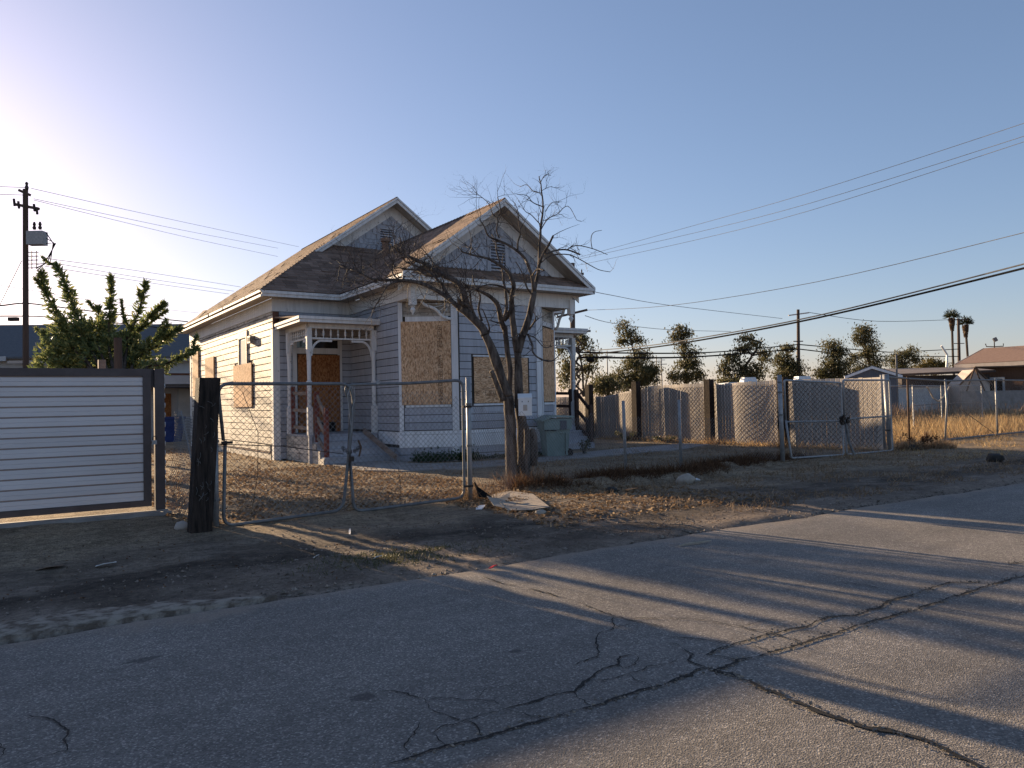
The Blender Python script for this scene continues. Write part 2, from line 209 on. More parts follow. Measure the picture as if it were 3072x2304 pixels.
WIRES = [["left_a",[[0.95,34.62,10.02],[5.18,44.72,12.02],[11.44,53.49,13.48],[19.92,60.81,14.32]]],["left_b",[[1.02,34.59,9.62],[5.18,44.73,11.56],[10.67,54.01,13.16],[18.52,61.74,14.24]]],["left_c",[[1.02,34.59,9.57],[5.18,44.74,11.34],[10.67,54.02,12.73],[18.51,61.76,13.57]]],["left_d",[[1.4,34.4,7.32],[7.06,50.02,9.64],[16.05,63.46,11.17]]],["left_e",[[1.64,34.25,7.14],[7.06,50.04,9.26],[15.55,63.8,10.85]]],["left_f",[[1.36,34.44,7.02],[7.68,49.64,8.91],[15.24,64.01,10.63]]],["left_g",[[-0.76,41.12,7.2],[2.12,49.58,8.01],[6.52,57.06,8.51],[12.79,63.29,8.9]]],["left_h",[[-0.96,35.9,5.6],[-0.08,40.22,6.1],[0.95,44.44,6.76],[2.52,48.31,7.11],[5.82,51.04,7.15],[10.05,53.16,7.1]]],["left_i",[[-0.96,35.91,5.12],[-0.08,40.24,5.64],[0.95,44.46,6.13],[2.18,48.55,6.56],[6.17,50.83,6.57],[9.4,53.6,6.6]]],["left_guy",[[0.63,34.92,7.25],[-0.07,35.43,5.59],[-1.12,36.2,3.13]]],["left_j",[[-0.83,31.51,9.09],[-0.05,33.14,9.58],[0.86,34.68,10.05]]],["left_k",[[-0.83,31.52,8.82],[-0.05,33.15,9.3],[0.68,34.81,9.77]]],["right_a",[[28.1,35.13,9.82],[28.31,26.29,9.92],[26.7,18.67,9.49],[25.75,10.61,9.53],[20.03,5.74,7.96]]],["right_b",[[28.1,35.13,9.72],[28.31,26.3,9.55],[26.7,18.69,9.07],[25.75,10.62,9.14],[20.03,5.75,7.62]]],["right_c",[[28.21,35.07,9.39],[28.31,26.32,9.19],[26.7,18.7,8.78],[25.75,10.63,8.97],[20.03,5.75,7.51]]],["right_d",[[28.45,34.99,6.73],[27.32,27.07,6.02],[26.91,18.64,5.95],[25.74,10.71,6.23],[19.62,6.09,5.32]]],["right_e",[[28.38,35.11,4.35],[26.82,29.19,4.11],[25.03,23.42,4.02],[24.34,16.91,4.3],[24.13,10.07,5.04],[19.62,6.11,4.67]]],["right_f",[[28.08,35.31,4.09],[26.82,29.19,3.99],[25.03,23.42,3.92],[24.34,16.91,4.22],[24.13,10.08,4.92],[19.62,6.11,4.57]]],["right_g",[[28.09,35.31,4.28],[41.36,40.5,4.81],[53.92,46.16,5.62],[68.94,50.17,6.88]]],["right_h",[[28.08,35.32,3.98],[46.84,43.87,4.84],[68.94,50.19,6.4]]],["right_i",[[28.71,34.79,7.84],[37.43,42.97,9.17],[49.27,49.11,9.8],[67.59,50.99,9.6]]],["right_j",[[28.41,35.03,6.41],[37.01,42.51,7.05],[48.31,48.22,7.5],[61.55,52.62,8.19]]],["right_k",[[69.92,49.43,10.17],[90.07,54.07,10.56],[113.89,56.25,12.04]]],["right_l",[[69.03,50.12,6.87],[85.32,51.34,6.56],[97.16,55.48,7.02],[113.88,56.39,7.81]]],["right_m",[[69.02,50.13,6.39],[88.82,55.02,6.36],[113.88,56.42,6.75]]]]
CRACKS = [[[1.221,2.802],[1.343,2.802],[1.486,2.804],[1.675,2.797],[1.955,2.788],[2.246,2.781],[2.535,2.782],[2.702,2.768],0.018],[[2.714,2.779],[2.871,2.801],[3.03,2.813],0.022],[[1.679,2.981],[1.91,2.985],[2.105,2.985],[2.287,2.978],[2.447,3.06],[2.578,3.111],[2.708,3.142],[2.799,3.208],[2.904,3.191],0.014],[[2.427,3.036],[2.518,2.981],[2.66,2.994],[2.807,2.995],[2.918,2.984],0.009],[[1.679,2.981],[1.574,2.981],[1.535,2.935],[1.489,2.81],0.01],[[1.679,2.981],[1.685,2.9],[1.679,2.803],0.009],[[1.522,3.077],[1.372,2.93],[1.343,2.884],[1.343,2.802],0.009],[[1.906,2.978],[1.943,2.888],[1.965,2.791],0.008],[[2.281,2.971],[2.252,2.876],[2.246,2.781],0.009],[[1.681,2.984],[1.632,3.117],[1.631,3.202],[1.661,3.291],[1.623,3.423],[1.586,3.498],[1.539,3.534],0.008],[[1.661,3.291],[1.749,3.26],[1.849,3.178],[1.897,3.093],[1.904,3.001],0.007],[[1.852,3.183],[1.953,3.239],[2.109,3.222],[2.222,3.214],0.004],[[2.66,2.994],[2.633,2.909],[2.622,2.79],0.007],[[2.708,3.142],[2.695,3.079],[2.795,3.062],[2.904,3.191],0.007],[[2.502,3.253],[2.618,3.283],[2.733,3.32],[2.817,3.42],[2.906,3.562],[3.015,3.629],[3.105,3.637],[3.278,3.837],0.009],[[3.105,3.637],[3.206,3.64],[3.294,3.654],0.006],[[3.215,5.368],[3.214,5.073],[3.293,4.797],[3.319,4.546],[3.33,4.296],[3.301,3.863],[3.312,3.745],[3.379,3.448],0.012],[[3.312,3.745],[3.43,3.676],[3.529,3.6],0.008],[[3.535,3.606],[3.672,3.432],[3.705,3.304],[3.746,3.2],[3.78,2.989],[3.806,2.778],0.012],[[3.746,3.2],[4.004,3.176],[4.16,3.079],0.008],[[3.248,3.316],[3.362,3.171],[3.477,3.009],0.012],[[3.189,2.963],[3.466,2.999],[3.759,2.985],[4.103,2.969],[4.348,3.002],[4.506,2.926],[4.774,2.936],[5.037,2.991],[5.269,2.975],[5.636,3.012],[5.846,3.005],[6.035,2.868],0.018],[[3.033,2.766],[3.246,2.79],[3.53,2.774],[3.793,2.769],[4.011,2.773],[4.316,2.784],[4.662,2.783],[4.896,2.768],[5.311,2.776],[5.728,2.789],[6.055,2.788],[6.479,2.783],0.02],[[6.834,3.043],[7.008,3.007],0.02],[[3.512,2.946],[3.523,2.779],0.008],[[3.958,2.954],[4.038,2.792],0.009],[[3.902,3.144],[3.972,2.964],0.006],[[4.514,2.92],[4.534,2.813],0.006],[[5.257,3.538],[5.272,3.364],[5.299,3.156],[5.29,2.987],0.006],[[5.265,2.95],[5.311,2.776],0.006],[[3.189,2.963],[3.231,2.898],[3.246,2.79],0.009],[[3.162,3.23],[3.206,3.197],[3.148,3.079],[3.134,3.005],[3.059,2.947],[3.027,2.815],0.012],[[2.912,2.978],[3.014,2.997],0.008],[[3.03,2.813],[3.056,2.691],[3.044,2.56],[3.037,2.421],[3.031,2.29],[3.001,2.151],[3.009,2.038],[3.022,1.926],[3.061,1.829],[3.09,1.724],[3.063,1.602],[3.042,1.503],[3.009,1.403],0.03],[[0.074,4.254],[0.144,4.155],[0.215,4.04],[0.223,3.802],[0.213,3.702],[0.15,3.671],[0.055,3.648],0.01],[[-0.014,3.947],[0.002,3.869],[-0.014,3.79],0.008]]
STAINS = [[0.65,4.78,0.12,0.045],[1.43,3.52,0.09,0.05],[2.4,3.65,0.05,0.03]]
BGT = [["t1",62,[[39.06,48.51,1.67,0.112],[38.94,48.53,3.91,0.093],[38.7,48.64,5.41,0.075],[38.39,48.8,7.09,0.056]],[[38.07,49.09,4.3,0.75,1.12],[37.82,49.28,3.38,0.6,0.97],[39.07,48.38,5.96,0.6,0.52],[39.37,48.24,3.9,0.52,0.52],[38.85,48.51,6.52,0.45,0.37],[39.47,48.15,4.83,0.37,0.3],[37.92,49.15,5.8,0.45,0.45]],0.7],["t2",72,[[47.16,55.15,1.67,0.13],[47.17,55.1,3.19,0.108]],[[46.8,55.33,3.32,1.04,0.87],[47.38,54.97,2.75,0.95,0.87],[46.37,55.64,2.77,0.69,0.78]],1.3],["t3",78,[[53.55,58.11,1.63,0.188],[53.45,58.09,4.92,0.141],[53.18,58.2,7.03,0.094],[52.68,58.48,8.69,0.047]],[[52.52,58.58,9.02,0.61,0.42],[53.07,58.24,8.11,0.75,0.56],[53.69,57.85,7.49,0.56,0.38],[52.4,58.7,7.52,0.47,0.42],[53.84,57.8,5.85,1.13,0.75],[53.17,58.27,4.92,1.31,0.75],[52.39,58.82,3.77,1.03,0.84],[53.95,57.79,3.73,1.59,1.13],[54.74,57.25,4.42,0.75,0.84],[53.05,58.4,3.05,1.22,0.94]],1.1],["t4",78,[[57.86,55.27,1.53,0.188],[57.67,55.29,4.82,0.141],[57.37,55.43,6.93,0.094],[57.14,55.54,8.58,0.047]],[[57.14,55.54,8.48,0.66,0.47],[57.6,55.24,8.1,0.66,0.38],[56.98,55.67,7.74,0.47,0.38],[57.52,55.33,6.93,0.84,0.56],[57.99,55.05,5.98,0.84,0.61],[57.48,55.42,5.05,1.03,0.66],[58.45,54.77,5.03,0.75,0.75],[57.67,55.33,3.64,1.41,0.84],[56.69,55.98,3.67,0.66,0.66],[58.84,54.55,3.85,0.66,0.66]],1.0],["t5",74,[[59.53,49.35,1.86,0.222],[59.61,49.23,4.08,0.178],[60.1,48.87,5.49,0.111],[60.84,48.34,6.72,0.067]],[[59.62,49.14,7.1,0.71,0.44],[60.29,48.71,6.51,0.71,0.44],[59.17,49.46,6.09,0.62,0.53],[61.03,48.25,5.6,0.71,0.62],[58.24,50.11,5.22,0.89,0.71],[57.68,50.51,4.12,0.8,0.62],[59.17,49.52,4.31,0.98,0.8],[60.46,48.66,4.28,1.07,0.62],[60.09,48.94,3.4,1.33,0.62],[58.79,49.8,3.21,1.33,0.53]],0.95],["t6",80,[[67.97,50.97,1.8,0.216],[67.97,50.89,4.21,0.192],[68.06,50.79,5.89,0.096]],[[67.9,50.88,6.37,0.67,0.58],[67.58,51.12,5.42,0.96,0.67],[68.38,50.61,4.68,1.15,0.87],[67.37,51.3,3.98,1.15,0.87],[68.85,50.32,3.71,0.96,0.87],[67.97,50.92,3.25,1.73,0.67]],1.3],["t7",76,[[68.57,45.77,1.69,0.183],[68.5,45.75,3.97,0.137],[68.39,45.77,5.8,0.091]],[[68.39,45.75,6.49,0.73,0.46],[68.7,45.58,5.57,1.01,0.64],[68.2,45.93,4.66,1.1,0.73],[67.62,46.34,3.63,0.91,0.64],[69.15,45.32,3.96,1.01,0.91],[68.38,45.85,3.29,1.55,0.64]],1.3],["t8",84,[[79.16,48.36,1.64,0.202],[78.95,48.42,4.16,0.152],[78.54,48.64,6.19,0.101],[78.21,48.81,7.97,0.076]],[[78.21,48.78,8.73,0.71,0.51],[78.76,48.43,8.31,0.61,0.51],[77.7,49.14,7.83,0.61,0.51],[78.46,48.66,7.31,1.01,0.61],[79.17,48.21,6.43,1.01,0.61],[78.54,48.65,5.94,0.71,0.51],[79.38,48.11,5.16,1.01,0.81],[78.11,48.98,4.19,1.11,0.81],[77.48,49.36,5.46,0.51,0.71]],1.0],["t9",86,[[84.06,47.52,1.57,0.155],[83.94,47.51,4.67,0.129],[83.64,47.66,6.23,0.052]],[[83.64,47.67,5.97,0.72,0.47],[84.38,47.17,6.21,0.72,0.52],[83.21,47.98,5.21,0.72,0.52],[84.72,46.97,5.43,0.52,0.52],[83.85,47.57,4.42,1.24,0.72],[83.2,48.03,3.66,1.03,0.62]],1.0],["t10",90,[[90.9,47.77,2.05,0.162],[90.91,47.71,4.21,0.135]],[[90.46,47.98,5.14,0.87,0.54],[91.36,47.39,4.85,0.87,0.54],[90.01,48.29,4.5,0.87,0.54],[90.91,47.71,4.21,1.62,0.54],[89.33,48.75,4.25,0.76,0.43]],1.1],["t11",58,[[45.2,39.65,1.44,0.087],[45.21,39.62,2.42,0.07]],[[45.15,39.66,2.63,0.49,0.21],[45.56,39.39,2.55,0.42,0.21]],1.6]]
SHOOTS = [[[1.37,21.71,3.1,0.15],[1.14,21.85,3.67,0.15],[0.9,21.99,4.36,0.15],[0.78,22.05,4.88,0.15]],[[1.72,21.12,3.07,0.15],[1.49,21.25,3.74,0.15],[1.31,21.36,4.36,0.15],[1.1,21.48,4.96,0.15]],[[2.12,20.62,2.98,0.12],[2.13,20.6,3.59,0.12],[2.17,20.55,4.14,0.12],[2.17,20.54,4.65,0.12]],[[2.05,21.26,3.14,0.09],[1.98,21.3,3.54,0.09],[1.96,21.3,4.0,0.09]],[[2.38,20.33,2.91,0.11],[2.61,20.16,3.46,0.11],[2.75,20.05,3.95,0.11],[2.84,19.98,4.46,0.11]],[[2.52,20.6,3.1,0.1],[2.84,20.37,3.49,0.1],[3.08,20.2,3.79,0.1],[3.28,20.06,3.98,0.1]],[[2.6,20.08,2.62,0.12],[3.06,19.76,2.94,0.12],[3.33,19.57,3.21,0.12],[3.49,19.46,3.34,0.12]],[[2.79,19.35,2.42,0.1],[3.15,19.12,2.47,0.1],[3.5,18.88,2.67,0.1],[3.75,18.71,2.81,0.1]],[[2.67,19.9,2.78,0.1],[3.08,19.62,3.1,0.1],[3.24,19.51,3.42,0.1]],[[1.19,21.97,2.77,0.13],[0.95,22.11,3.06,0.13],[0.86,22.17,3.41,0.13]]]
CROWN = [[1.37,21.59,3.32,0.5,0.45],[1.09,21.91,2.77,0.47,0.45],[1.63,21.19,2.84,0.67,0.56],[2.17,20.6,2.7,0.67,0.56],[1.86,21.02,3.34,0.5,0.39],[2.61,20.19,2.63,0.5,0.45],[2.95,19.73,2.34,0.39,0.2],[1.36,21.62,2.41,0.78,0.39],[2.28,20.77,2.38,0.78,0.34],[2.49,20.37,3.08,0.28,0.28]]
# ------------------------------------------------------------------ mesh helpers
class MB:
    def __init__(s): s.v = []; s.f = []
    def add(s, vs, fs):
        o = len(s.v); s.v.extend([tuple(map(float, p)) for p in vs]); s.f.extend([tuple(i + o for i in f) for f in fs]); return s
    def box(s, x0, x1, y0, y1, z0, z1):
        return s.add([(x0, y0, z0), (x1, y0, z0), (x1, y1, z0), (x0, y1, z0), (x0, y0, z1), (x1, y0, z1), (x1, y1, z1), (x0, y1, z1)],
                     [(0, 3, 2, 1), (4, 5, 6, 7), (0, 1, 5, 4), (1, 2, 6, 5), (2, 3, 7, 6), (3, 0, 4, 7)])
    def obox(s, c, u, v, w):   # centre and half-axis vectors
        c, u, v, w = map(Vector, (c, u, v, w))
        P = [c + a * u + b * v + d * w for d in (-1, 1) for (a, b) in ((-1, -1), (1, -1), (1, 1), (-1, 1))]
        return s.add(P, [(0, 3, 2, 1), (4, 5, 6, 7), (0, 1, 5, 4), (1, 2, 6, 5), (2, 3, 7, 6), (3, 0, 4, 7)])
    def bar(s, a, b, w, h, up=(0, 0, 1)):  # rectangular bar from a to b, w across, h along up
        a, b = Vector(a), Vector(b); d = b - a; L = d.length; d.normalize()
        side = d.cross(Vector(up))
        if side.length < 1e-4: side = d.cross(Vector((1, 0, 0)))
        side.normalize(); u = side.cross(d)
        return s.obox((a + b) / 2, d * (L / 2), side * (w / 2), u * (h / 2))
    def tube(s, pts, rad, n=6, cap=True):
        P = [Vector(p) for p in pts]; rr = rad if isinstance(rad, (list, tuple)) else [rad] * len(P)
        o = len(s.v); ref = None; fs = []
        for i, p in enumerate(P):
            d = (P[min(i + 1, len(P) - 1)] - P[max(i - 1, 0)]).normalized()
            if ref is None:
                ref = d.orthogonal().normalized()
            else:
                ref = (ref - d * ref.dot(d))
                ref = ref.normalized() if ref.length > 1e-5 else d.orthogonal().normalized()
            q = d.cross(ref)
            for k in range(n):
                a = 2 * math.pi * k / n
                s.v.append(tuple(p + (ref * math.cos(a) + q * math.sin(a)) * rr[i]))
        for i in range(len(P) - 1):
            for k in range(n):
                fs.append((o + i * n + k, o + i * n + (k + 1) % n, o + (i + 1) * n + (k + 1) % n, o + (i + 1) * n + k))
        if cap:
            fs.append(tuple(o + k for k in reversed(range(n)))); fs.append(tuple(o + (len(P) - 1) * n + k for k in range(n)))
        s.f.extend(fs); return s
    def lathe(s, c, prof, n=10):   # prof: (radius, z)
        o = len(s.v)
        for r_, z in prof:
            for k in range(n):
                a = 2 * math.pi * k / n; s.v.append((c[0] + r_ * math.cos(a), c[1] + r_ * math.sin(a), c[2] + z))
        for i in range(len(prof) - 1):
            for k in range(n): s.f.append((o + i * n + k, o + i * n + (k + 1) % n, o + (i + 1) * n + (k + 1) % n, o + (i + 1) * n + k))
        s.f.append(tuple(o + k for k in reversed(range(n)))); s.f.append(tuple(o + (len(prof) - 1) * n + k for k in range(n)))
        return s
    def prism(s, poly, off):       # polygon (3D points) extruded by the vector off
        n = len(poly); off = Vector(off); P = [Vector(p) for p in poly]
        return s.add(P + [p + off for p in P], [tuple(reversed(range(n))), tuple(range(n, 2 * n))] + [(i, (i + 1) % n, n + (i + 1) % n, n + i) for i in range(n)])
    def mesh(s, name, mat, smooth=False):
        me = bpy.data.meshes.new(name); me.from_pydata(s.v, [], s.f); me.materials.append(mat)
        bm = bmesh.new(); bm.from_mesh(me); bmesh.ops.recalc_face_normals(bm, faces=bm.faces); bm.to_mesh(me); bm.free()
        if smooth:
            for p in me.polygons: p.use_smooth = True
        me.update(); return me
    def build(s, name, mat, parent=None, smooth=False, **kw):
        o = bpy.data.objects.new(name, s.mesh(name, mat, smooth)); col.objects.link(o)
        if parent: attach(o, parent)
        for k, v in kw.items(): o[k] = v
        return o
ORIGIN = {}
def world_loc(o):
    return ORIGIN.get(o.name, Vector((0, 0, 0)))
def attach(o, parent):
    o.parent = parent; o.matrix_parent_inverse = Matrix.Translation(-world_loc(parent))
def tag(o, label=None, cat=None, group=None, kind=None):
    if label: o['label'] = label
    if cat: o['category'] = cat
    if group: o['group'] = group
    if kind: o['kind'] = kind
    return o
def thing(name, label, cat, loc=(0, 0, 0), group=None):
    o = bpy.data.objects.new(name, None); col.objects.link(o); o.empty_display_size = .2
    o.location = loc; ORIGIN[o.name] = Vector(loc)
    return tag(o, label, cat, group)
def raw(name, v, f, mat, parent=None, **kw):
    me = bpy.data.meshes.new(name); me.from_pydata(v, [], f); me.materials.append(mat); me.update()
    o = bpy.data.objects.new(name, me); col.objects.link(o)
    if parent: attach(o, parent)
    for k, x in kw.items(): o[k] = x
    return o
def quads(name, C, U, V, mat, parent=None, diamond=True, **kw):
    """many small leaf or blade faces from numpy arrays: centres, half-length and half-width vectors"""
    n = len(C)
    if diamond: P = np.stack([C - U, C + V - .15 * U, C + U, C - V - .15 * U], 1).reshape(-1, 3)
    else: P = np.stack([C - U - V, C - U + V, C + U + V * .25, C + U - V * .25], 1).reshape(-1, 3)
    me = bpy.data.meshes.new(name); me.vertices.add(4 * n); me.vertices.foreach_set('co', P.astype(np.float32).ravel())
    me.loops.add(4 * n); me.loops.foreach_set('vertex_index', np.arange(4 * n, dtype=np.int32))
    me.polygons.add(n); me.polygons.foreach_set('loop_start', np.arange(0, 4 * n, 4, dtype=np.int32))
    me.polygons.foreach_set('loop_total', np.full(n, 4, np.int32)); me.update(calc_edges=True); me.validate(); me.materials.append(mat)
    o = bpy.data.objects.new(name, me); col.objects.link(o)
    if parent: attach(o, parent)
    for k, x in kw.items(): o[k] = x
    return o
def unit(n):
    a = rng.normal(size=(n, 3)); return a / np.linalg.norm(a, axis=1, keepdims=True)
def vnoise(x, y, s=1.0, z=0.0): return mnoise.noise(Vector((x * s, y * s, z)))

# ------------------------------------------------------------------ the setting: ground, road, shoulder, path
BERM = [(6.6, 10.75), (8.2, 10.4), (9.5, 10.7), (10.6, 10.3), (12.6, 11.0), (14.9, 11.35)]
def berm_y(x):
    for (x0, y0), (x1, y1) in zip(BERM, BERM[1:]):
        if x0 <= x <= x1: return y0 + (y1 - y0) * (x - x0) / (x1 - x0)
    return None
def ground_h(x, y):
    if -3 < x < 60 and -12 < y < 45:
        h = .022 * vnoise(x, y, 1.1) + .014 * vnoise(x, y, 3.1, 2.0) + .010 * vnoise(x, y, 7, 4.0)
        if y < 9.6: h += .016 * vnoise(x * .22, y, 3.4, 8.0) + .012 * vnoise(x * .12, y, 6.5, 9.0)
        edge = 5.72 + .10 * vnoise(x, 0, .8) + .05 * vnoise(x, 3, 3.1)
        t = min(1, max(0, (y - edge + .05) / .22)); h = h * t + (-.05) * (1 - t)
        if t > 0:
            by = berm_y(x)
            if by is not None:
                d = y - by; fade = min(1, (x - 6.6) / .8, (14.9 - x) / 1.5)
                h += fade * (.085 * math.exp(-(d / .32) ** 2) - .05 * math.exp(-((d + .9) / .7) ** 2))
            if x < 6: h -= .02 * math.exp(-((y - 7.2) / .9) ** 2)
        return h
    return -.05 if y < 5.7 else 0.0
def axis(lo, hi, step, far): 
    a = list(np.arange(lo, hi + 1e-6, step)); s = step
    L, U = a[0], a[-1]; left = []; right = []
    while U < far: s *= 1.35; U += s; right.append(U)
    s = step
    while L > -far: s *= 1.35; L -= s; left.append(L)
    return left[::-1] + a + right
gx = axis(-1.5, 21, .11, 1500); gy = axis(1, 16.5, .11, 1500)
gv = [(x, y, ground_h(x, y)) for y in gy for x in gx]; nx = len(gx)
gf = [(j * nx + i, j * nx + i + 1, (j + 1) * nx + i + 1, (j + 1) * nx + i) for j in range(len(gy) - 1) for i in range(nx - 1)]
def ground_mat():
    m, nt, b = new_mat('dry_dirt_and_grass', .95, .15); v = coords(nt)
    tc = nt.nodes.new('ShaderNodeTexCoord'); sep = nt.nodes.new('ShaderNodeSeparateXYZ'); nt.links.new(tc.outputs['Object'], sep.inputs[0])
    def math_(op, a, b2):
        n = nt.nodes.new('ShaderNodeMath'); n.operation = op
        for s, q in zip(n.inputs, (a, b2)):
            if hasattr(q, 'links'): nt.links.new(q, s)
            else: s.default_value = q
        return n.outputs[0]
    wob = noise(nt, v, .9, 5)
    yy = math_('ADD', sep.outputs[1], math_('MULTIPLY', math_('SUBTRACT', wob, .5), 3.2))
    dirt = ramp(nt, noise(nt, v, 2.2, 8, .65), [(.3, (.19, .15, .118)), (.55, (.285, .23, .183)), (.75, (.36, .30, .24))])
    grass = ramp(nt, noise(nt, v, 5, 9, .75), [(.28, (.16, .12, .085)), (.5, (.34, .26, .18)), (.72, (.48, .385, .27))])
    straw = ramp(nt, noise(nt, coords(nt, (60, 14, 1), (0, 0, .5)), 1.0, 6, .7), [(.4, .72), (.62, 1.22)])
    grass = mix(nt, 1.0, grass, straw, 'MULTIPLY')
    grass = mix(nt, 1.0, grass, ramp(nt, noise(nt, v, .75, 7, .68), [(.34, (.52, .50, .46)), (.52, (.92, .92, .90)), (.68, (1.12, 1.08, 1.0))]), 'MULTIPLY')
    gm = ramp(nt, math_('MULTIPLY', math_('SUBTRACT', yy, 7.4), .5), [(0, 0.0), (1, 1.0)])
    c = mix(nt, gm, dirt, grass)
    # damp dark soil patches along the shoulder
    band = math_('MULTIPLY', math_('SUBTRACT', 1.0, math_('MINIMUM', math_('ABSOLUTE', math_('MULTIPLY', math_('SUBTRACT', yy, 7.2), .62), 0.0), 1.0)), 1.0)
    pat = ramp(nt, noise(nt, coords(nt, (.38, .9, 1)), 1.25, 6, .6), [(.38, 0.0), (.53, 1.0)])
    dm = math_('MULTIPLY', band, pat)
    c = mix(nt, math_('MULTIPLY', dm, .85), c, (.042, .033, .026))
    fine = ramp(nt, noise(nt, v, 55, 4, .7), [(.3, .70), (.7, 1.25)])
    c = mix(nt, 1.0, c, fine, 'MULTIPLY')
    clod = ramp(nt, noise(nt, v, 14, 7, .75), [(.36, .62), (.5, 1.0), (.66, 1.28)])
    c = mix(nt, 1.0, c, clod, 'MULTIPLY')
    nt.links.new(c, b.inputs['Base Color'])
    h = mix(nt, .5, noise(nt, v, 14, 7, .75), noise(nt, v, 60, 3, .7)); bump(nt, b, h, 1.0, .05); return m
M['ground'] = ground_mat()
g = raw('ground', gv, gf, M['ground']); g['kind'] = 'structure'; tag(g, 'dry dirt and dead grass ground of the lot')
for p in g.data.polygons: p.use_smooth = True

def asphalt_mat():
    m, nt, b = new_mat('worn_asphalt', .88, .25); v = coords(nt)
    vo = _n(nt, 'ShaderNodeTexVoronoi', Scale=125.0); nt.links.new(v, vo.inputs['Vector'])
    sep = nt.nodes.new('ShaderNodeSeparateColor'); nt.links.new(vo.outputs['Color'], sep.inputs[0])
    c = ramp(nt, sep.outputs[0], [(0, (.135, .123, .112)), (.55, (.205, .187, .169)), (.86, (.26, .233, .206)), (.97, (.43, .39, .345))])
    c = mix(nt, 1.0, c, ramp(nt, noise(nt, v, .55, 6, .6), [(.3, .80), (.7, 1.14)]), 'MULTIPLY')
    c = mix(nt, 1.0, c, ramp(nt, noise(nt, coords(nt, (.25, 2.2, 1)), 1.6, 5), [(.3, .86), (.7, 1.08)]), 'MULTIPLY')
    c = mix(nt, 1.0, c, ramp(nt, noise(nt, v, 9, 5), [(.3, .86), (.7, 1.10)]), 'MULTIPLY')
    for x_, y_, r1, r2 in STAINS:      # old oil drips soaked into the surface
        mp = nt.nodes.new('ShaderNodeMapping'); mp.vector_type = 'TEXTURE'; mp.inputs['Location'].default_value = (x_, y_, 0); mp.inputs['Scale'].default_value = (r1 * 1.5, r2 * 1.7, 1)
        tc_ = nt.nodes.new('ShaderNodeTexCoord'); nt.links.new(tc_.outputs['Object'], mp.inputs[0]); vl = nt.nodes.new('ShaderNodeVectorMath'); vl.operation = 'LENGTH'; nt.links.new(mp.outputs[0], vl.inputs[0])
        ad = nt.nodes.new('ShaderNodeMath'); ad.operation = 'MULTIPLY_ADD'; nt.links.new(noise(nt, v, 14, 5, .7), ad.inputs[0]); ad.inputs[1].default_value = .9; nt.links.new(vl.outputs['Value'], ad.inputs[2])
        c = mix(nt, ramp(nt, ad.outputs[0], [(0, .72), (.9, .62), (1.0, 0.0)]), c, (.05, .047, .045))
    # dust blown on from the shoulder
    tc = nt.nodes.new('ShaderNodeTexCoord'); sp = nt.nodes.new('ShaderNodeSeparateXYZ'); nt.links.new(tc.outputs['Object'], sp.inputs[0])
    n1 = nt.nodes.new('ShaderNodeMath'); n1.operation = 'MULTIPLY_ADD'; nt.links.new(noise(nt, v, 1.6, 6), n1.inputs[0]); n1.inputs[1].default_value = 1.6; nt.links.new(sp.outputs[1], n1.inputs[2])
    n2 = nt.nodes.new('ShaderNodeMapRange'); nt.links.new(n1.outputs[0], n2.inputs[0]); n2.inputs[1].default_value = 6.2; n2.inputs[2].default_value = 6.62
    c = mix(nt, n2.outputs[0], c, (.27, .22, .175))
    nt.links.new(c, b.inputs['Base Color'])
    h = mix(nt, .45, vo.outputs['Distance'], noise(nt, v, 150, 3)); bump(nt, b, h, .55, .010); return m
M['asphalt'] = asphalt_mat()
rx = axis(-2, 16, .25, 700); ry = [-5.5, -3, -1, 0, 1, 2, 3, 4, 5, 5.4]
rv = []
for j, y in enumerate(ry + [None, 'lip']):
    for x in rx:
        e = 5.66 + .07 * vnoise(x, 5, .9) + .04 * vnoise(x, 9, 4.3)
        if y is None: rv.append((x, e, .000))
        elif y == 'lip': rv.append((x, e + .015, -.06))
        else: rv.append((x, y, .004 + .004 * vnoise(x, y, .7)))
n = len(rx)
road = raw('road', rv, [(j * n + i, j * n + i + 1, (j + 1) * n + i + 1, (j + 1) * n + i) for j in range(len(ry) + 1) for i in range(n - 1)], M['asphalt'])
tag(road, 'cracked grey asphalt street in front of the lot', None, None, 'structure')
# worn strip of older paving on the verge
pv = MB(); xs = list(np.arange(-1.2, 1.75, .09)); top = []; bot = []
for x in xs:
    f = min(1, (1.75 - x) / 1.2)
    top.append((x, 5.76 + .55 * f * (.75 + .5 * abs(vnoise(x, 2, 1.5))) + .05 * vnoise(x, 7, 6), .014)); bot.append((x, 5.735 + .03 * vnoise(x, 4, 3.3), .016))
mid = [((a[0] + b[0]) / 2, (a[1] + b[1]) / 2, .022) for a, b in zip(top, bot)]
low = [(b[0], b[1] - .02, -.05) for b in bot]; hi2 = [(a[0], a[1] + .10, -.03) for a in top]
k = len(xs); pv.add(low + bot + mid + top + hi2, [(r_ * k + i, r_ * k + i + 1, (r_ + 1) * k + i + 1, (r_ + 1) * k + i) for r_ in range(4) for i in range(k - 1)])
M['oldpave'] = pm('old_paving', (.15, .12, .095), (.38, .33, .275), 9, (1, 1, 1), rough=1, spec=.05, bs=1.0, bscale=30, bd=.04, lo=.40, hi=.58)
tag(pv.build('pavement', M['oldpave'], smooth=True), 'broken strip of older pale paving at the road edge', None, None, 'structure')
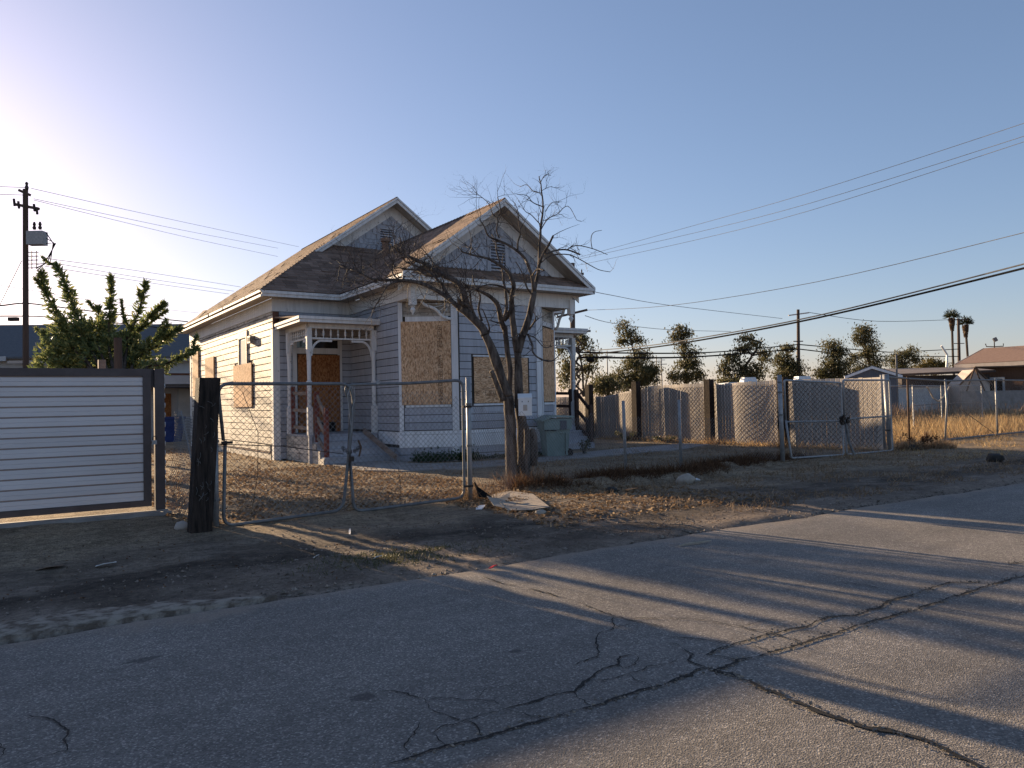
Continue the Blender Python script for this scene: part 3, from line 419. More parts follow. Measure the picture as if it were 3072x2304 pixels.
# cracks
cm = MB()
for c in CRACKS:
    w = c[-1] * 1.15; pts = [Vector((p[0], p[1], .0105)) for p in c[:-1]]; fine = []
    for a, b in zip(pts, pts[1:]):
        m_ = max(2, int((b - a).length / .022))
        for i in range(m_): fine.append(a.lerp(b, i / m_))
    fine.append(pts[-1]); P = []
    for i, p in enumerate(fine):
        d = (fine[min(i + 1, len(fine) - 1)] - fine[max(0, i - 1)]).normalized(); q = Vector((-d.y, d.x, 0))
        p = p + q * (.022 * vnoise(p.x, p.y, 8) + .014 * vnoise(p.x, p.y, 24) + .006 * vnoise(p.x, p.y, 70))
        ww = w * .5 * max(.10, .42 + 1.0 * vnoise(p.x, p.y, 4, 3) + .5 * vnoise(p.x, p.y, 19, 6) + .5 * random.random()) * min(1, .3 + i / 4, .3 + (len(fine) - 1 - i) / 4)
        P += [p - q * ww, p + q * ww]
    cm.add(P, [(2 * i, 2 * i + 2, 2 * i + 3, 2 * i + 1) for i in range(len(fine) - 1)])
# crumbled grit along the wider cracks
gm_ = MB(); rs_ = random.Random(31)
for c in CRACKS:
    if c[-1] < .016: continue
    for a, b in zip(c[:-1], c[1:-1]):
        L_ = math.hypot(b[0] - a[0], b[1] - a[1])
        for _ in range(int(L_ * (150 if c[-1] > .025 else 60))):
            t = rs_.random(); s_ = rs_.uniform(.0015, .0052); x = a[0] + (b[0] - a[0]) * t + rs_.gauss(0, .024); y = a[1] + (b[1] - a[1]) * t + rs_.gauss(0, .024)
            gm_.obox((x, y, .008 + s_ * .5), (s_, s_ * rs_.uniform(-.5, .5), 0), (-s_ * .4, s_ * .8, s_ * .3), (0, 0, s_ * .6))
M['grit'] = pm('asphalt_grit', (.10, .09, .08), (.30, .25, .20), 60, bs=0, isl=(.5, 1.3))
tag(gm_.build('crack_grit', M['grit']), 'loose grit scattered along the road cracks', None, None, 'stuff')
M['crack'] = pm('crack_filled_with_grit', (.006, .006, .006), (.022, .019, .016), 14, bs=0)
tag(cm.build('road_crack', M['crack']), 'network of dark cracks across the asphalt', None, None, 'structure')
# concrete walk in front of the house
pw = MB(); P = [(6.5, 17.85), (6.45, 15.5), (7.0, 14.7), (8.3, 14.35), (10.0, 14.6), (12.2, 14.9), (15.8, 15.3), (17.9, 16.2), (17.8, 17.2), (15.2, 16.9), (13.6, 16.55), (11.8, 15.95), (11.0, 15.75), (9.6, 15.75), (8.4, 16.0), (8.05, 16.6), (8.1, 17.85)]
pw.prism([(x, y, -.06) for x, y in P], (0, 0, .09))
tag(pw.build('path', M['concrete']), 'old concrete walk along the front of the house', None, None, 'structure')
# ------------------------------------------------------------------ the house
XL, YA, YB, XI, XR, XM, YF = 6.05, 20.65, 31.46, 8.22, 13.02, 15.10, 16.70
BLx, BLy, BRx, BRy = 9.47, 17.5, 11.97, 17.5
EZ, PIT = 4.50, .72
def catmull(L, k=4, wob=.0, seed=0):
    P = [Vector(p[:3]) for p in L]; Rr = [p[3] for p in L]; out = []; rr = []; n = len(P)
    for i in range(n - 1):
        a, b, c, d = P[max(0, i - 1)], P[i], P[i + 1], P[min(n - 1, i + 2)]
        for j in range(k):
            t = j / k; q = .5 * ((2 * b) + (c - a) * t + (2 * a - 5 * b + 4 * c - d) * t * t + (3 * b - a - 3 * c + d) * t ** 3)
            if wob: q = q + Vector((vnoise(q.x * 5, q.z * 5, 1, seed), vnoise(q.y * 5, q.z * 5, 1, seed + 5), 0)) * wob
            out.append(q); rr.append(Rr[i] + (Rr[i + 1] - Rr[i]) * t)
    out.append(P[-1]); rr.append(Rr[-1]); return out, rr
smooth_path = catmull
house = thing('house', 'boarded-up grey-blue Victorian cottage with two steep gables and peeling white trim', 'house', (10.5, 22, 0))
def part(m, name, mat, parent=None, **kw): return m.build(name, mat, parent or house, **kw)

def wall(p0, p1, nrm, z0, z1, pitch, mat, openings=(), off=.0, joints=True, seed=0, gap=.015, wavy=0.0, name='siding_board'):
    """horizontal boards between two ground points, each board an object; openings are (s0, s1, za, zb)"""
    rs = random.Random(seed); p0, p1, nv = Vector((*p0, 0)), Vector((*p1, 0)), Vector((*nrm, 0))
    d = (p1 - p0); L = d.length; d.normalize(); z = z0; row = 0
    while z < z1 - .02:
        zt = min(z + pitch, z1); segs = [(0.0, L)]
        for s0, s1, za, zb in openings:
            if za < zt - .02 and zb > z + .02:
                ns = []
                for a, b in segs:
                    if s1 <= a or s0 >= b: ns.append((a, b)); continue
                    if s0 - a > .02: ns.append((a, s0))
                    if b - s1 > .02: ns.append((s1, b))
                segs = ns
        for a, b in segs:
            cuts = [a]; s = a
            if joints:
                s = a + rs.uniform(.9, 6.0)
                while s < b - .5: cuts.append(s); s += rs.uniform(2.2, 5.0)
            cuts.append(b)
            for u0, u1 in zip(cuts, cuts[1:]):
                u1 -= .004; m = MB(); j0 = rs.uniform(-.004, .004) + off; tw = rs.uniform(-1, 1) * wavy
                for (u, dz) in ((u0, tw), (u1, -tw)):
                    b0 = p0 + d * u
                    for o_, zz in ((0, z + gap), (.022 + j0, z + gap), (.021 + j0, zt - .006), (.017 + j0, zt - .002), (0, zt - .002)):
                        q = b0 + nv * o_; m.v.append((q.x, q.y, zz + dz))
                m.f += [(0, 1, 2, 3, 4), (9, 8, 7, 6, 5)] + [(i, i + 5, (i + 1) % 5 + 5, (i + 1) % 5) for i in range(5)]
                part(m, name, mat)
        z = zt; row += 1
def slab(p0, p1, nrm, s0, s1, z0, z1, t0, t1):
    """box on a wall: along s, height z, proud from t0 to t1"""
    p0, p1, nv = Vector((*p0, 0)), Vector((*p1, 0)), Vector((*nrm, 0)); d = (p1 - p0).normalized()
    c = p0 + d * (s0 + s1) / 2 + nv * (t0 + t1) / 2 + Vector((0, 0, (z0 + z1) / 2))
    return MB().obox(c, d * (s1 - s0) / 2, nv * (t1 - t0) / 2, Vector((0, 0, (z1 - z0) / 2)))
LW = ((XL, YA), (XL, YB), (-1, 0)); MF = ((XL, YA), (XI, YA), (0, -1)); WL = ((XI, BLy), (XI, YA), (-1, 0))
bl = Vector((BLx - XI, YF - BLy)).normalized(); BL = ((XI, BLy), (BLx, YF), (bl.y, -bl.x))
FR = ((BLx, YF), (BRx, YF), (0, -1)); br = Vector((XR - BRx, BRy - YF)).normalized(); BR = ((BRx, YF), (XR, BRy), (br.y, -br.x))
LB = (Vector(BL[1]) - Vector(BL[0])).length; LF = BRx - BLx
# structural core behind the boards
core = MB()
def corewall(W, z0, z1, t=.12):
    p0, p1, nv = Vector((*W[0], 0)), Vector((*W[1], 0)), Vector((*W[2], 0)); d = (p1 - p0).normalized()
    core.prism([p0 - nv * .001 + Vector((0, 0, z0)), p1 - nv * .001 + Vector((0, 0, z0)), p1 - nv * t + Vector((0, 0, z0)), p0 - nv * t + Vector((0, 0, z0))], (0, 0, z1 - z0))
for W in (LW, MF, WL, BL, FR, BR): corewall(W, -.05, 4.32)
core.box(XR - .12, XR, BRy, YA, -.05, 4.32); core.box(XR, XM, YA, YA + .12, -.05, 4.32); core.box(XM - .12, XM, YA + .12, YB, -.05, 4.32); core.box(XL + .12, XM - .12, YB - .12, YB, -.05, 4.32)
part(core, 'wall', M['shadow_gap'])
wall((XR, BRy), (XR, YA), (1, 0), .75, 3.98, .184, M['blue'], seed=31)
wall((XM, YA), (XM, YB), (1, 0), .02, 3.98, .184, M['blue'], seed=33)
wall((XR, YA), (XM, YA), (0, -1), .75, 3.98, .184, M['blue'], seed=32)
# sunlit left wall
LO = [(2.52, 3.46, 2.62, 3.68), (1.95, 4.1, 1.50, 2.66), (6.75, 8.0, 1.4, 3.1), (9.2, 10.2, 2.0, 3.5)]
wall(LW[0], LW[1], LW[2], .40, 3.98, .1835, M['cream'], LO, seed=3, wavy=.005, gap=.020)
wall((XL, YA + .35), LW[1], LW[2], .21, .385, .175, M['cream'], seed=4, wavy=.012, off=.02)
x0 = 0.3; rs = random.Random(9)
while x0 < 10.6:                                                     # upright boards of the crawl-space skirt
    w = rs.uniform(.13, .24); m = slab(*LW, x0, x0 + w - .012, -.03, .20, .0, .018 + rs.uniform(0, .006)); part(m, 'skirt_board', M['cream']); x0 += w
part(slab(*LW, .32, 10.7, .192, .207, .02, .055), 'sill_board', M['brown'])
part(slab(*LW, -.028, .14, 0, 3.5, 0, .035), 'corner_board', M['white'])
part(slab(*MF, -.03, .15, -.02, 3.5, 0, .032), 'corner_board', M['white'])
part(slab(*MF, -.02, .13, 3.5, 3.97, 0, .03), 'corner_post', M['brown'], label='bare brown corner post where the trim is missing')
part(slab(*LW, 10.68, 10.84, 0, 3.98, 0, .035), 'corner_board', M['white'])
part(slab(*LW, -.04, 10.85, 3.982, 4.33, 0, .045), 'frieze_board', M['white'])
part(slab(*MF, -.0, XI - XL, 3.982, 4.33, 0, .04), 'frieze_board', M['white'])
part(slab((XI, YF), (XI, YA), (-1, 0), 0, YA - YF - .04, 3.985, 4.33, 0, .045), 'frieze_board', M['white'])
part(slab((XI, YF), (XR, YF), (0, -1), -.045, XR - XI + .045, 3.955, 4.33, 0, .045), 'frieze_board', M['white'])
part(slab((XR, YF), (XR, YA), (1, 0), 0, YA - YF, 3.985, 4.33, 0, .045), 'frieze_board', M['white'])
# small window, vent box and boards on the left wall
w = part(slab(*LW, 2.60, 3.40, 2.70, 3.50, .0, .03), 'window', M['white'], label='narrow side window with white frame')
part(slab(*LW, 2.72, 3.28, 2.74, 3.44, .031, .036), 'pane', M['stucco'], w)
part(slab(*LW, 2.50, 3.52, 3.50, 3.70, .0, .06), 'window_head', M['cream'], w)
for s in (2.50, 3.40): part(slab(*LW, s, s + .10, 2.66, 3.498, .0, .065), 'window_casing', M['cream'], w)
v = part(slab(*LW, 1.78, 2.10, 3.27, 3.48, .022, .15), 'vent_box', M['cream'])
for k in range(2): part(slab(*LW, 1.80 + .16 * k, 1.88 + .16 * k, 3.32, 3.43, .151, .156), 'vent_opening', M['black'], v)
part(slab(*LW, 2.02, 4.08, 1.44, 2.72, .03, .065), 'plywood_panel', M['osb'], label='sunlit strand board panel under the small side window')
part(slab(*LW, 6.72, 8.02, 1.35, 3.19, .03, .075), 'plywood_panel', M['osb'], label='tall sunlit strand board panel in the middle of the side wall')
part(slab(*LW, 9.2, 10.2, 1.9, 3.58, .03, .075), 'plywood_panel', M['osb'], label='sunlit strand board panel near the back corner')
part(slab(*LW, 2.6, 3.3, 1.30, 1.41, .024, .028), 'torn_patch', M['shedwall'])
# front left wall behind the porch
wall((XL + .15, YA), (XI, YA), (0, -1), .014, 3.98, .184, M['blue'], [(.42, 1.72, 0, 3.30)], seed=5, joints=False)
dj = part(MB().box(6.55, 6.66, YA - .05, YA, .71, 3.28), 'door_frame', M['white'])
part(MB().box(7.83, 7.94, YA - .05, YA, .71, 3.28), 'door_frame', M['white']); part(MB().box(6.66, 7.83, YA - .045, YA, 2.86, 3.02), 'door_frame', M['white'])
part(MB().box(6.66, 7.83, YA - .045, YA, 3.24, 3.28), 'door_frame', M['white'])
part(MB().box(6.66, 7.83, YA - .02, YA - .006, 3.02, 3.24), 'transom_pane', M['glass'])
dp = part(MB().box(6.68, 7.86, YA - .085, YA - .055, .98, 2.83), 'plywood_panel', M['osbred'], label='reddish strand board panel, darkened for porch shade, covering the front door')
part(MB().box(6.68, 7.30, YA - .084, YA - .056, .71, .974), 'plywood_panel', M['osbred']); part(MB().box(7.30, 7.72, YA - .05, YA - .03, .71, .975), 'door_hole', M['black'])
part(MB().box(7.72, 7.86, YA - .084, YA - .056, .71, .974), 'plywood_panel', M['osbred'])
# wing side wall
wall((XI, BLy), (XI, YA), (-1, 0), .75, 3.98, .184, M['blue'], seed=6)
wall((XI, BLy), (XI, 18.74), (-1, 0), -.03, .345, .187, M['bluelow'], seed=61, joints=False)
part(slab((XI, BLy), (XI, YA), (-1, 0), -.03, 1.22, .42, .735, 0, .04), 'skirting_board', M['white_clean'])
# bay
BO = [(.0, .13, 0, 5), (1.32, 1.5, 0, 5), (.13, 1.32, 1.34, 5)]
wall(*BL[:2], BL[2], .76, 1.335, .19, M['blue'], BO[:2], joints=False, seed=7)
wall(*FR[:2], FR[2], .76, 3.95, .1885, M['blue'], [(.36, 2.12, 1.36, 2.62), (2.36, 2.6, 0, 5), (0, .03, 0, 5)], seed=8)
wall(*BR[:2], BR[2], .76, 1.335, .19, M['blue'], [(.0, .1, 0, 5)], joints=False, seed=9)
for W, L in ((BL, LB), (FR, LF), (BR, (Vector(BR[1]) - Vector(BR[0])).length)):
    wall(*W[:2], W[2], -.03, .345, .187, M['bluelow'], joints=(W is FR), seed=int(L * 100))
    part(slab(*W, -.012, L + .012, .345, .655, 0, .045), 'skirting_board', M['white_clean'])
    part(slab(*W, -.006, L + .006, .662, .75, 0, .036), 'skirting_board', M['white_clean'])
part(slab(*BL, 1.30, 1.47, -.02, .34, .02, .035), 'trim_board', M['white_clean'])
def bay_window(W, L, osb, s0, s1, z0, z1, mat):
    wd = part(slab(*W, .14, L - .16, 1.38, 3.60, -.09, -.07), 'window', M['glass'])
    part(slab(*W, .0, .11, .755, 3.95, 0, .045), 'window_casing', M['white_clean'], wd); part(slab(*W, L - .17, L - .003, .755, 3.95, 0, .045), 'window_casing', M['white_clean'], wd)
    part(slab(*W, .12, L - .18, 3.70, 3.94, .002, .016), 'header_panel', M['cream'], wd); part(slab(*W, .12, L - .18, 3.60, 3.693, .002, .014), 'header_panel', M['cream'], wd)
    part(slab(*W, .18, L - .24, 3.47, 3.595, .002, .035), 'window_head', M['white_clean'], wd)
    part(slab(*W, .16, L - .20, 1.335, 1.395, -.03, .05), 'window_sill', M['white_clean'], wd)
    pnl = part(slab(*W, s0, s1, z0, z1, .047, .062), 'plywood_panel', mat, label=osb); return pnl
P1 = bay_window(BL, LB, 'tall strand board sheet with a printed stamp strip over the angled bay window', .07, 1.305, 1.40, 3.47, M['osb'])
P3 = bay_window(BR, 1.32, 'narrow strand board sheet over the right angled bay window', .12, 1.15, 1.42, 3.42, M['osb'])
wf = part(slab(*FR, .40, 2.10, 2.585, 2.63, .02, .05), 'window_casing', M['white_clean']); part(slab(*FR, .40, 2.10, 1.35, 1.40, .02, .055), 'window_sill', M['white_clean'])
P2 = part(slab(*FR, .42, 2.06, 1.415, 2.575, .03, .05), 'plywood_panel', M['osbh'], label='low wide strand board sheet on the front bay wall')
part(slab(*FR, 2.36, LF + .0, .755, 3.95, 0, .045), 'corner_board', M['white_clean'])
# printed stamps: boxes and strokes, one flat print per panel
def stamp(W, s0, z0, length, width, vertical, t, seed):
    rs = random.Random(seed); m = MB(); p0, p1, nv = Vector((*W[0], 0)), Vector((*W[1], 0)), Vector((*W[2], 0)); d = (p1 - p0).normalized()
    def rect(a0, a1, b0, b1):
        if not vertical: a0, a1, b0, b1 = b0, b1, a0, a1
        P = [p0 + d * (s0 + a) + nv * t + Vector((0, 0, z0 + b)) for a, b in ((a0, b0), (a1, b0), (a1, b1), (a0, b1))]; m.add(P, [(0, 1, 2, 3)])
    b = 0
    while b < length - .05:
        h = rs.choice((.07, .09, .12, .16)); h = min(h, length - b); lw = .008
        if rs.random() < .85:
            rect(0, width, b, b + lw); rect(0, width, b + h - lw, b + h); rect(0, lw, b + lw, b + h - lw); rect(width - lw, width, b + lw, b + h - lw)
        k = b + .018
        while k < b + h - .024:
            a = rs.uniform(.015, .03); e = width - rs.uniform(.015, .045)
            if rs.random() < .75: rect(a, e, k, k + .009)
            if rs.random() < .6: q = rs.uniform(a, e - .012); rect(q, q + .012, k + .009, min(k + .026, b + h - .012))
            k += .026
        b += h + rs.choice((.006, .01, .045))
    return m
part(stamp(BL, .98, 1.43, 2.0, .11, True, .0635, 4), 'stamp_print', M['ink'], P1, kind='stuff')
part(stamp(FR, .47, 1.60, 1.05, .12, False, .0515, 8), 'stamp_print', M['ink'], P2, kind='stuff')
# corner soffits, pendants and brackets where the square gable end oversails the bay
for sx, cx in ((1, XI), (-1, XR)):
    tri = MB(); bx = BLx if sx > 0 else BRx
    tri.prism([(cx, YF, 3.955), (bx, YF, 3.955), (cx, BLy, 3.955)], (0, 0, .03)); part(tri, 'bay_soffit', M['soffit'])
    pc = cx - sx * .0; m = MB(); m.box(pc - .075, pc + .075, YF - .105, YF + .045, 3.80, 4.20)
    m.lathe((pc, YF - .03, 3.80), [(.03, 0), (.07, -.03), (.035, -.06), (.055, -.09), (.07, -.12), (.03, -.19), (.004, -.24)], 8)
    part(m, 'pendant', M['white'])
    if sx > 0: A, wp, hub = Vector((8.52, 16.83, 3.94)), Vector((9.30, 16.74, 3.52)), Vector((9.28, 16.78, 3.90))
    else: A, wp, hub = Vector((12.90, 16.82, 3.94)), Vector((12.93, 17.30, 3.44)), Vector((12.95, 17.34, 3.88))
    d = wp - A; pts = []
    for h_, q in ((0, 0), (.07, .14), (.16, .26), (.42, .41), (.56, .60), (.68, .83), (.82, .96), (1, 1)):
        pts.append([A.x + d.x * h_, A.y + d.y * h_, A.z + d.z * q, .038])
    pts, _ = catmull(pts, 4); m = MB(); m.tube(pts, .038, 7); bk = part(m, 'bay_bracket', M['white'])
    for i in (5, 11, 16, 21):
        q = Vector(pts[i]); m = MB(); m.tube([hub, hub.lerp(q, .45), hub.lerp(q, .5), hub.lerp(q, .55), q], [.008, .008, .022, .008, .008], 5); part(m, 'bracket_spoke', M['white'], bk)

# ---- eaves, fascia, roofs
def zr(d): return EZ + PIT * d
ML, MFy, MRx, MBk, RX = 5.63, 20.23, 15.52, 31.90, 10.575
WLx, WRx, WFy, WX = 7.76, 13.48, 16.20, 10.62
sof = MB(); sof.box(ML + .02, XL - .045, MFy + .02, MBk, 4.335, 4.35); sof.box(XL - .045, WLx + .5, MFy + .02, YA, 4.3351, 4.3501); sof.box(XR, MRx - .02, MFy + .02, YA, 4.3352, 4.3502)
sof.box(WLx + .02, XI - .045, WFy + .3, MFy + .02, 4.3353, 4.3503); sof.box(XR + .045, WRx - .02, WFy + .3, MFy + .02, 4.3354, 4.3504); sof.box(WLx + .02, WRx - .02, WFy + .02, YF - .045, 4.3356, 4.3506); sof.box(XM, MRx - .02, YA, MBk, 4.3357, 4.3507)
part(sof, 'soffit', M['soffit'])
def fascia(a, b, nrm, z0=4.32, z1=4.47, mat='white', split=True):
    nv = Vector((*nrm, 0)); d = (Vector((*b, 0)) - Vector((*a, 0))); L = d.length
    part(slab(a, b, nrm, 0, L, z0, z0 + .075, -.025, .0), 'fascia_board', M[mat])
    part(slab(a, b, nrm, 0, L, z0 + .077, z1, -.03, .022), 'gutter_molding', M[mat])
fascia((ML, MFy - .02), (WLx + .0, MFy - .02), (0, -1)); fascia((WLx, WFy + .0), (WLx, MFy), (-1, 0)); fascia((WLx - .02, WFy - .0), (WRx + .02, WFy - .0), (0, -1)); fascia((WRx, WFy), (WRx, MFy), (1, 0)); fascia((WRx, MFy - .02), (MRx, MFy - .02), (0, -1)); fascia((MRx, MFy), (MRx, MBk), (1, 0))
part(slab((ML, MFy), (ML, MBk), (-1, 0), 0, MBk - MFy, 4.305, 4.365, -.03, .03), 'fascia_board', M['white'], label='sunlit lower eave board of the side wall')
part(slab((ML, MFy), (ML, MBk), (-1, 0), 0, MBk - MFy, 4.366, 4.435, -.05, -.02), 'eave_gap_board', M['brown'], label='dark gap where the side gutter has fallen away')
for a, b in ((0, 1.5), (1.6, 4.1), (4.2, 6.0), (6.2, 9.0), (9.1, MBk - MFy)):
    part(slab((ML, MFy), (ML, MBk), (-1, 0), a, b, 4.436, 4.49, -.03, .025), 'gutter_molding', M['white'])
deck = MB()
def plane(poly, zf, th=.05):
    deck.prism([(x, y, zf(x, y) - .02) for x, y in poly], (0, 0, -th))
zML = lambda x, y: zr(x - ML); zMR = lambda x, y: zr(MRx - x); zMF = lambda x, y: zr(y - MFy)
zWL = lambda x, y: EZ + PIT * (x - WLx) + .01; zWR = lambda x, y: EZ + PIT * (WRx - x) + .01
GY = 22.42
pML = [(ML, MFy), (ML + GY - MFy, GY), (RX, GY), (RX, MBk), (ML, MBk)]
pMR = [(MRx, MFy), (MRx, MBk), (RX, MBk), (RX, GY), (MRx - (GY - MFy), GY)]
pMF = [(ML, MFy), (MRx, MFy), (MRx - 2.72, MFy + 2.72), (ML + 2.72, MFy + 2.72)]
vy = MFy + (WX - WLx)
pWL = [(WLx, WFy), (WX, WFy), (WX, vy), (WLx, MFy)]; pWR = [(WRx, WFy), (WRx, MFy), (WX, vy), (WX, WFy)]
for p, z in ((pML, zML), (pMR, zMR), (pMF, zMF), (pWL, zWL), (pWR, zWR)): plane(p, z)
roof = part(deck, 'roof', M['shadow_gap'])
def shingles(poly, zf, adir, udir, expo=.145, tab=.30, seed=1, name='shingles'):
    """tabs laid in courses; adir along the eave, udir up the slope (both in plan)"""
    rs = random.Random(seed); A, U = Vector(adir), Vector(udir); sl = math.sqrt(1 + PIT * PIT); m = MB()
    us = [Vector(p).dot(U) for p in poly]; u0, u1 = min(us), max(us); pu = u0; row = 0; n = len(poly); st = expo / sl
    while pu < u1 - .01:
        um = pu + st * .5; xs = []
        for i in range(n):
            a, b = Vector(poly[i]), Vector(poly[(i + 1) % n]); ua, ub = a.dot(U), b.dot(U)
            if (ua - um) * (ub - um) < 0: t = (um - ua) / (ub - ua); xs.append((a + (b - a) * t).dot(A))
        if len(xs) >= 2:
            s, e = min(xs), max(xs); s -= (row % 2) * 0; q = s
            first = rs.uniform(.3, 1.0)
            while q < e - .01:
                w = tab * (first if q == s else rs.uniform(.85, 1.15)); q2 = min(q + w, e); j = rs.uniform(-.008, .008); lift = .012 + rs.uniform(0, .006)
                if rs.random() < .012: lift += .03
                pts = []
                for (uu, dz) in ((pu + j - .012, lift), (pu + st * 1.25, .002)):
                    for aa in (q + .004, q2 - .004):
                        x = A.x * aa + U.x * uu; y = A.y * aa + U.y * uu; pts.append((x, y, zf(x, y) + dz))
                lo = [(p[0], p[1], p[2] - .016) for p in pts[:2]]
                m.add(pts + lo, [(0, 1, 3, 2), (4, 5, 1, 0), (0, 2, 4), (1, 5, 3)]); q = q2
        pu += st; row += 1
    return part(m, name, M['shingle'], roof, kind='stuff')
shingles(pML, zML, (0, 1), (1, 0), seed=1); shingles(pMR, zMR, (0, 1), (-1, 0), seed=2); shingles(pMF, zMF, (1, 0), (0, 1), seed=3)
shingles(pWL, zWL, (0, 1), (1, 0), seed=4); shingles(pWR, zWR, (0, 1), (-1, 0), seed=5)
def ridge(a, b, r=.10):   # ridge and hip caps
    a, b = Vector(a), Vector(b); n_ = max(1, int((b - a).length / .17)); d = (b - a) / n_; up = Vector((0, 0, 1)); side = d.cross(up).normalized(); m = MB()
    for i in range(n_):
        p, q = a + d * i, a + d * (i + 1.2); z = .03
        P = [p + side * r - up * (r * .55), p + up * z, p - side * r - up * (r * .55), q + side * r - up * (r * .55) - up * .015, q + up * (z - .015), q - side * r - up * (r * .55) - up * .015]
        m.add(P, [(0, 1, 4, 3), (1, 2, 5, 4)])
    part(m, 'ridge_shingles', M['shingle'], roof, kind='stuff')
ridge((RX, GY, zr(RX - ML)), (RX, MBk, zr(RX - ML))); ridge((WX, WFy, zWL(WX, 0) + .01), (WX, vy, zWL(WX, 0) + .01)); ridge((ML, MFy, EZ), (ML + 2.3, MFy + 2.3, zr(2.3)), .09); ridge((MRx, MFy, EZ), (MRx - 2.3, MFy + 2.3, zr(2.3)), .09)
for (s, u) in ((25.4, 1.5), (27.2, 2.6), (30.3, .6), (29.2, .25), (23.6, 3.1)):   # lifted, torn tabs on the sunlit slope
    x = ML + u; part(MB().obox((x, s, zr(u) + .05), (.10, 0, PIT * .10 + .04), (0, .28, .02), (0, 0, .012)), 'loose_shingle', M['shingle'], roof)
# ---- gables
def gable(cx, yb, yw, halfw, zap, zbase, innero, sh, fish, ventx, ventz, seed, sideclip=None):
    """barge boards at yb, shingled wall at yw; zap = roof apex height"""
    for s in (-1, 1):
        a = Vector((cx, 0, zap)); b = Vector((cx + s * halfw, 0, zap - PIT * halfw))
        m = MB(); m.prism([(a.x, yb, a.z - .03), (b.x, yb, b.z - .03), (b.x, yb, b.z - .17), (a.x, yb, a.z - .17)], (0, .03, 0)); part(m, 'barge_board', M['white'])
        m = MB(); m.prism([(a.x, yb - .025, a.z + .005), (b.x + s * .02, yb - .025, b.z - .01), (b.x + s * .02, yb - .025, b.z - .075), (a.x, yb - .025, a.z - .06)], (0, .024, 0)); part(m, 'barge_molding', M['white'])
        m = MB(); m.prism([(a.x, yb + .031, a.z - .105), (b.x, yb + .031, b.z - .105), (b.x, yb + .031, b.z - .12), (a.x, yb + .031, a.z - .12)], (0, yw - yb - .03, 0)); part(m, 'rake_soffit', M['soffit'])
        hw = halfw - .12
        m = MB(); m.prism([(cx, yw - .03, zap - .13), (cx + s * hw, yw - .03, zap - .13 - PIT * hw), (cx + s * hw, yw - .03, zap - innero - PIT * hw), (cx, yw - .03, zap - innero)], (0, .028, 0)); part(m, 'rake_frieze', M['white'])
    hw = (zap - .1 - zbase) / PIT
    m = MB(); m.prism([(cx, yw + .0, zap - .1), (cx + hw, yw, zbase), (cx - hw, yw, zbase)], (0, .06, 0)); part(m, 'gable_wall', M['bluelow'])
    zin = lambda x: zap - innero - PIT * abs(x - cx) - .01
    rs = random.Random(seed); z = zbase; row = 0; pitch, rh = sh
    bank = []
    for kk in range(5):
        mm = MB(); w = pitch * rs.uniform(.93, .97); h = rh * 1.55
        if fish: P = [(-w / 2, h), (-w / 2, .045), (-w * .28, .0), (w * .28, .0), (w / 2, .045), (w / 2, h)]
        else: P = [(-w / 2, h), (-w / 2, rs.uniform(0, .02)), (w / 2, rs.uniform(0, .02)), (w / 2, h)]
        mm.v = [(x, -.030 if zz < h - 1e-6 else -.004, zz) for x, zz in P] + [(x, 0, zz) for x, zz in P]; k = len(P)
        mm.f = [tuple(range(k)), tuple(reversed(range(k, 2 * k)))] + [(i, (i + 1) % k, k + (i + 1) % k, k + i) for i in range(k)]
        bank.append(mm.mesh('gable_shingle', M['blue']))
    while z < zap - innero - .1:
        x = cx - hw + (row % 2) * pitch / 2
        while x < cx + hw:
            if z + rh * .55 < zin(x) and not (abs(x - ventx) < .34 and abs(z + rh / 2 - ventz) < .50):
                o = bpy.data.objects.new('gable_shingle', rs.choice(bank)); col.objects.link(o); attach(o, house)
                o.location = (x + rs.uniform(-.006, .006), yw - .002 - .001 * (row % 2), z - .03 + rs.uniform(-.006, .006)); o.rotation_euler = (0, rs.uniform(-.02, .02), 0)
            x += pitch
        z += rh; row += 1
    v = part(MB().box(ventx - .22, ventx + .22, yw - .012, yw - .003, ventz - .36, ventz + .36), 'gable_vent', M['black'])
    for x0, x1, z0, z1 in ((-.33, -.22, -.44, .44), (.22, .33, -.44, .44), (-.22, .22, .36, .44)):
        part(MB().box(ventx + x0, ventx + x1, yw - .045, yw - .005, ventz + z0, ventz + z1), 'vent_casing', M['blue'], v)
    for i in range(9):
        zz = ventz - .34 + i * .078; part(MB().add([(ventx - .22, yw - .046, zz), (ventx + .22, yw - .046, zz), (ventx + .22, yw - .013, zz + .05), (ventx - .22, yw - .013, zz + .05), (ventx - .22, yw - .046, zz + .008), (ventx + .22, yw - .046, zz + .008), (ventx + .22, yw - .013, zz + .058), (ventx - .22, yw - .013, zz + .058)], [(0, 1, 2, 3), (4, 7, 6, 5), (0, 4, 5, 1), (1, 5, 6, 2), (2, 6, 7, 3), (3, 7, 4, 0)]), 'vent_slat', M['bluelow'], v)
gable(WX, WFy, YF + .06, WRx - WX, zWL(WX, 0), 4.83, .46, (.135, .135), True, 10.715, 5.24, 5)
gable(RX, GY, 22.92, 2.72, zr(RX - ML), 6.42, .50, (.165, .17), False, 10.39, 6.74, 6)
